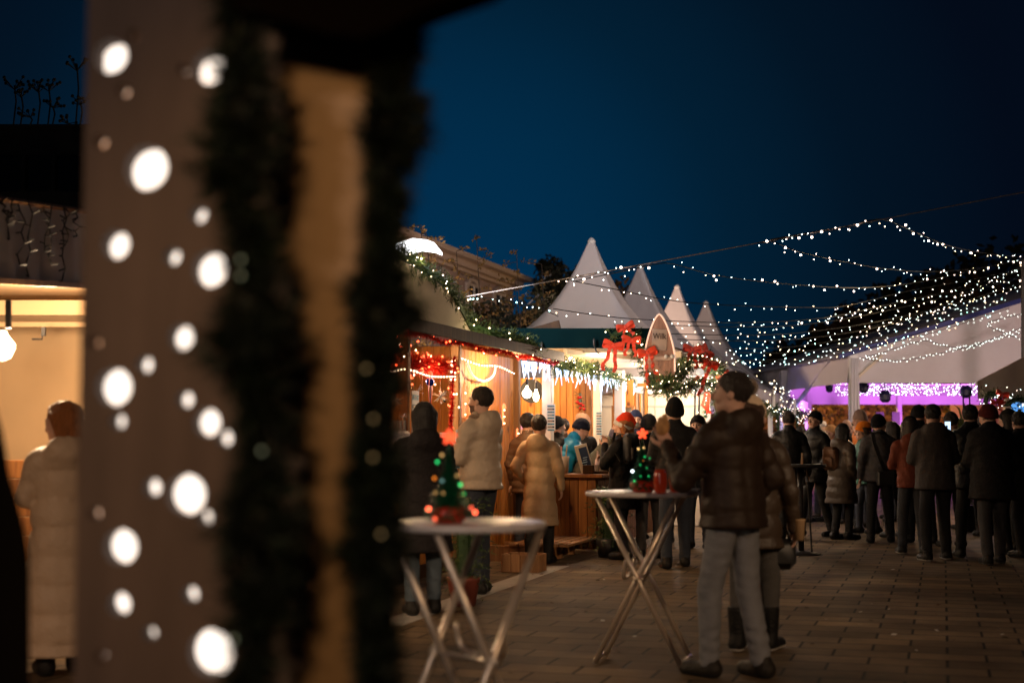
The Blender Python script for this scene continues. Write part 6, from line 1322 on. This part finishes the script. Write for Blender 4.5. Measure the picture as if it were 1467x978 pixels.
person('man in a grey jacket with a dark shoulder strap and hood seen from behind', 1262, 19.6, -12, 1.72, ('greyj', (.045,.043,.046), 'plain'), hem=.84, hat=('beanie','dkhood',(.008,.008,.010)), hair=('short','dark'), scarf=(.01,.01,.01), legs=JK, group=G3, fat=1.16, stride=.12, spread=.14)
o = thing('shoulder_bag', 'dark shoulder strap and bag across the grey jacket', 'bag', G(1258,19.3,1.0)); mb = MB(); mb.strip([G(1250,19.4,1.50),G(1253,19.32,1.35),G(1262,19.32,1.12),G(1268,19.4,.98)], (1,0,.3), .05, .01); part('strap', mb, M_BLACK, o, world=True); mb = MB(); mb.box((.12,.06,-.12), (.24,.10,.20), None, 0, .02); part('bag', mb, M_BLACK, o)
person('dark-haired woman in black right of the grey jacket', 1283, 20.6, 15, 1.63, BLK, hem=.6, fem=True, hair=('long','dark'), legs=JK, group=G3, fat=1.1)
person('person in a pale hood beyond the crowd', 1293, 24.5, -40, 1.60, ('palehd', (.40,.35,.30), 'plain'), hat=('hood','paleh',(.45,.40,.35)), group=G3)
person('person in a rust-red hoodie and black hat with jeans', 1308, 17.6, -6, 1.66, ('rust', (.12,.028,.014), 'plain'), hem=.86, hood=True, hat=('beanie','blackr',(.008,.008,.008)), hair=('bob','dark'), legs=('dkjean', (.03,.032,.04), 'denim'), sole=(.35,.33,.3), group=G3)
person('tall person in a dark beanie between the rust hoodie and the grey hoodie', 1320, 19.6, 0, 1.86, BLK, hat=('beanie','bk3',(.012,.012,.014)), group=G3, legs=JK)
person('man in a grey hooded sweatshirt with black hair seen from behind', 1342, 16.7, 4, 1.80, ('greyhood', (.05,.043,.040), 'plain'), hem=.80, hood=True, hair=('short','black'), legs=JK, sole=(.40,.38,.36), group=G3, fat=1.2, stride=.10, spread=.15, armL='hold', armR='hold')
ph, _, a5 = person('person in a pale hood and dark cap filming with a phone', 1366, 18.8, 8, 1.74, ('palegrey', (.30,.27,.25), 'plain'), hood=True, hair=('short','dark'), legs=JK, group=G3)
o = thing('smartphone', 'smartphone with a lit screen held up in the crowd', 'phone', G(1357.5,18.2,1.56)); mb = MB(); mb.box((0,0,0), (.085,.012,.165), None, 0, .005); part('case', mb, M_BLACK, o); mb = MB(); mb.box((0,-.008,0), (.072,.003,.145)); part('screen', mb, mat('phone_glow', (.6,.8,1), .3, emit=(.55,.75,1), es=1.6), o); mb = MB(); mb.box((-.012,-.0105,-.02), (.022,.002,.09)); part('display_image', mb, mat('phone_dark', (.02,.03,.05), .4), o)
capm, _, _ = person('man in a cap and black jacket with faint letters on the back', 1396, 17.0, -3, 1.80, BLN, hem=.80, hat=('cap','darkcap',(.02,.02,.025)), hair=('short','dark'), legs=JK, group=G3, fat=1.2, sole=(.05,.05,.05))
me = text_mesh('NE', .26, .002); me.materials.append(mat('faint_print', (.045,.045,.042), .7)); lt = link('lettering', me, capm, M=Matrix.Translation((-.02,-.245,1.22)) @ Matrix.Rotation(R(90),4,'X') @ Matrix.Rotation(0,4,'Y'))
person('large man in a dark red beanie and long black coat', 1424, 16.2, -4, 1.78, ('blackbig', (.009,.008,.009), 'plain'), hem=.72, hat=('beanie','wine',(.07,.012,.012)), legs=('dkgrey', (.028,.027,.030), 'denim'), group=G3, fat=1.3, sole=(.06,.06,.06), stride=.12)
person('person in a furry-collared coat right of the dark red beanie', 1449, 18.0, 5, 1.76, BLK, hem=.7, fur=(.06,.05,.04), hair=('bob','dark'), hat=('beanie','bk5',(.012,.011,.010)), legs=JK, group=G3, fat=1.2)
person('dark figure at the right edge of the picture', 1470, 17.2, 20, 1.72, BLK, hem=.7, hair=('short','dark'), legs=JK, group=G3, fat=1.2)
for i, (px_, d_, hh, yw) in enumerate(((1226,26.5,1.70,160),(1276,25.5,1.7,30),(1305,24,1.74,-20),(1380,22.5,1.72,10),(1412,21,1.72,0),(1150,24.5,1.6,-30))):
    person(('person glimpsed in the gap right of the grey-haired man','person standing between the bald head and the pale hood','person behind the rust hoodie\'s black hat','person behind the phone screen','person behind the man in the cap','short person beyond the two men in black')[i], px_, d_, yw, hh, BLK if i % 2 else ('dkc%d'%i, (.03,.022,.02), 'plain'), hair=('short','dark'), legs=JK, group='people deep in the crowd')
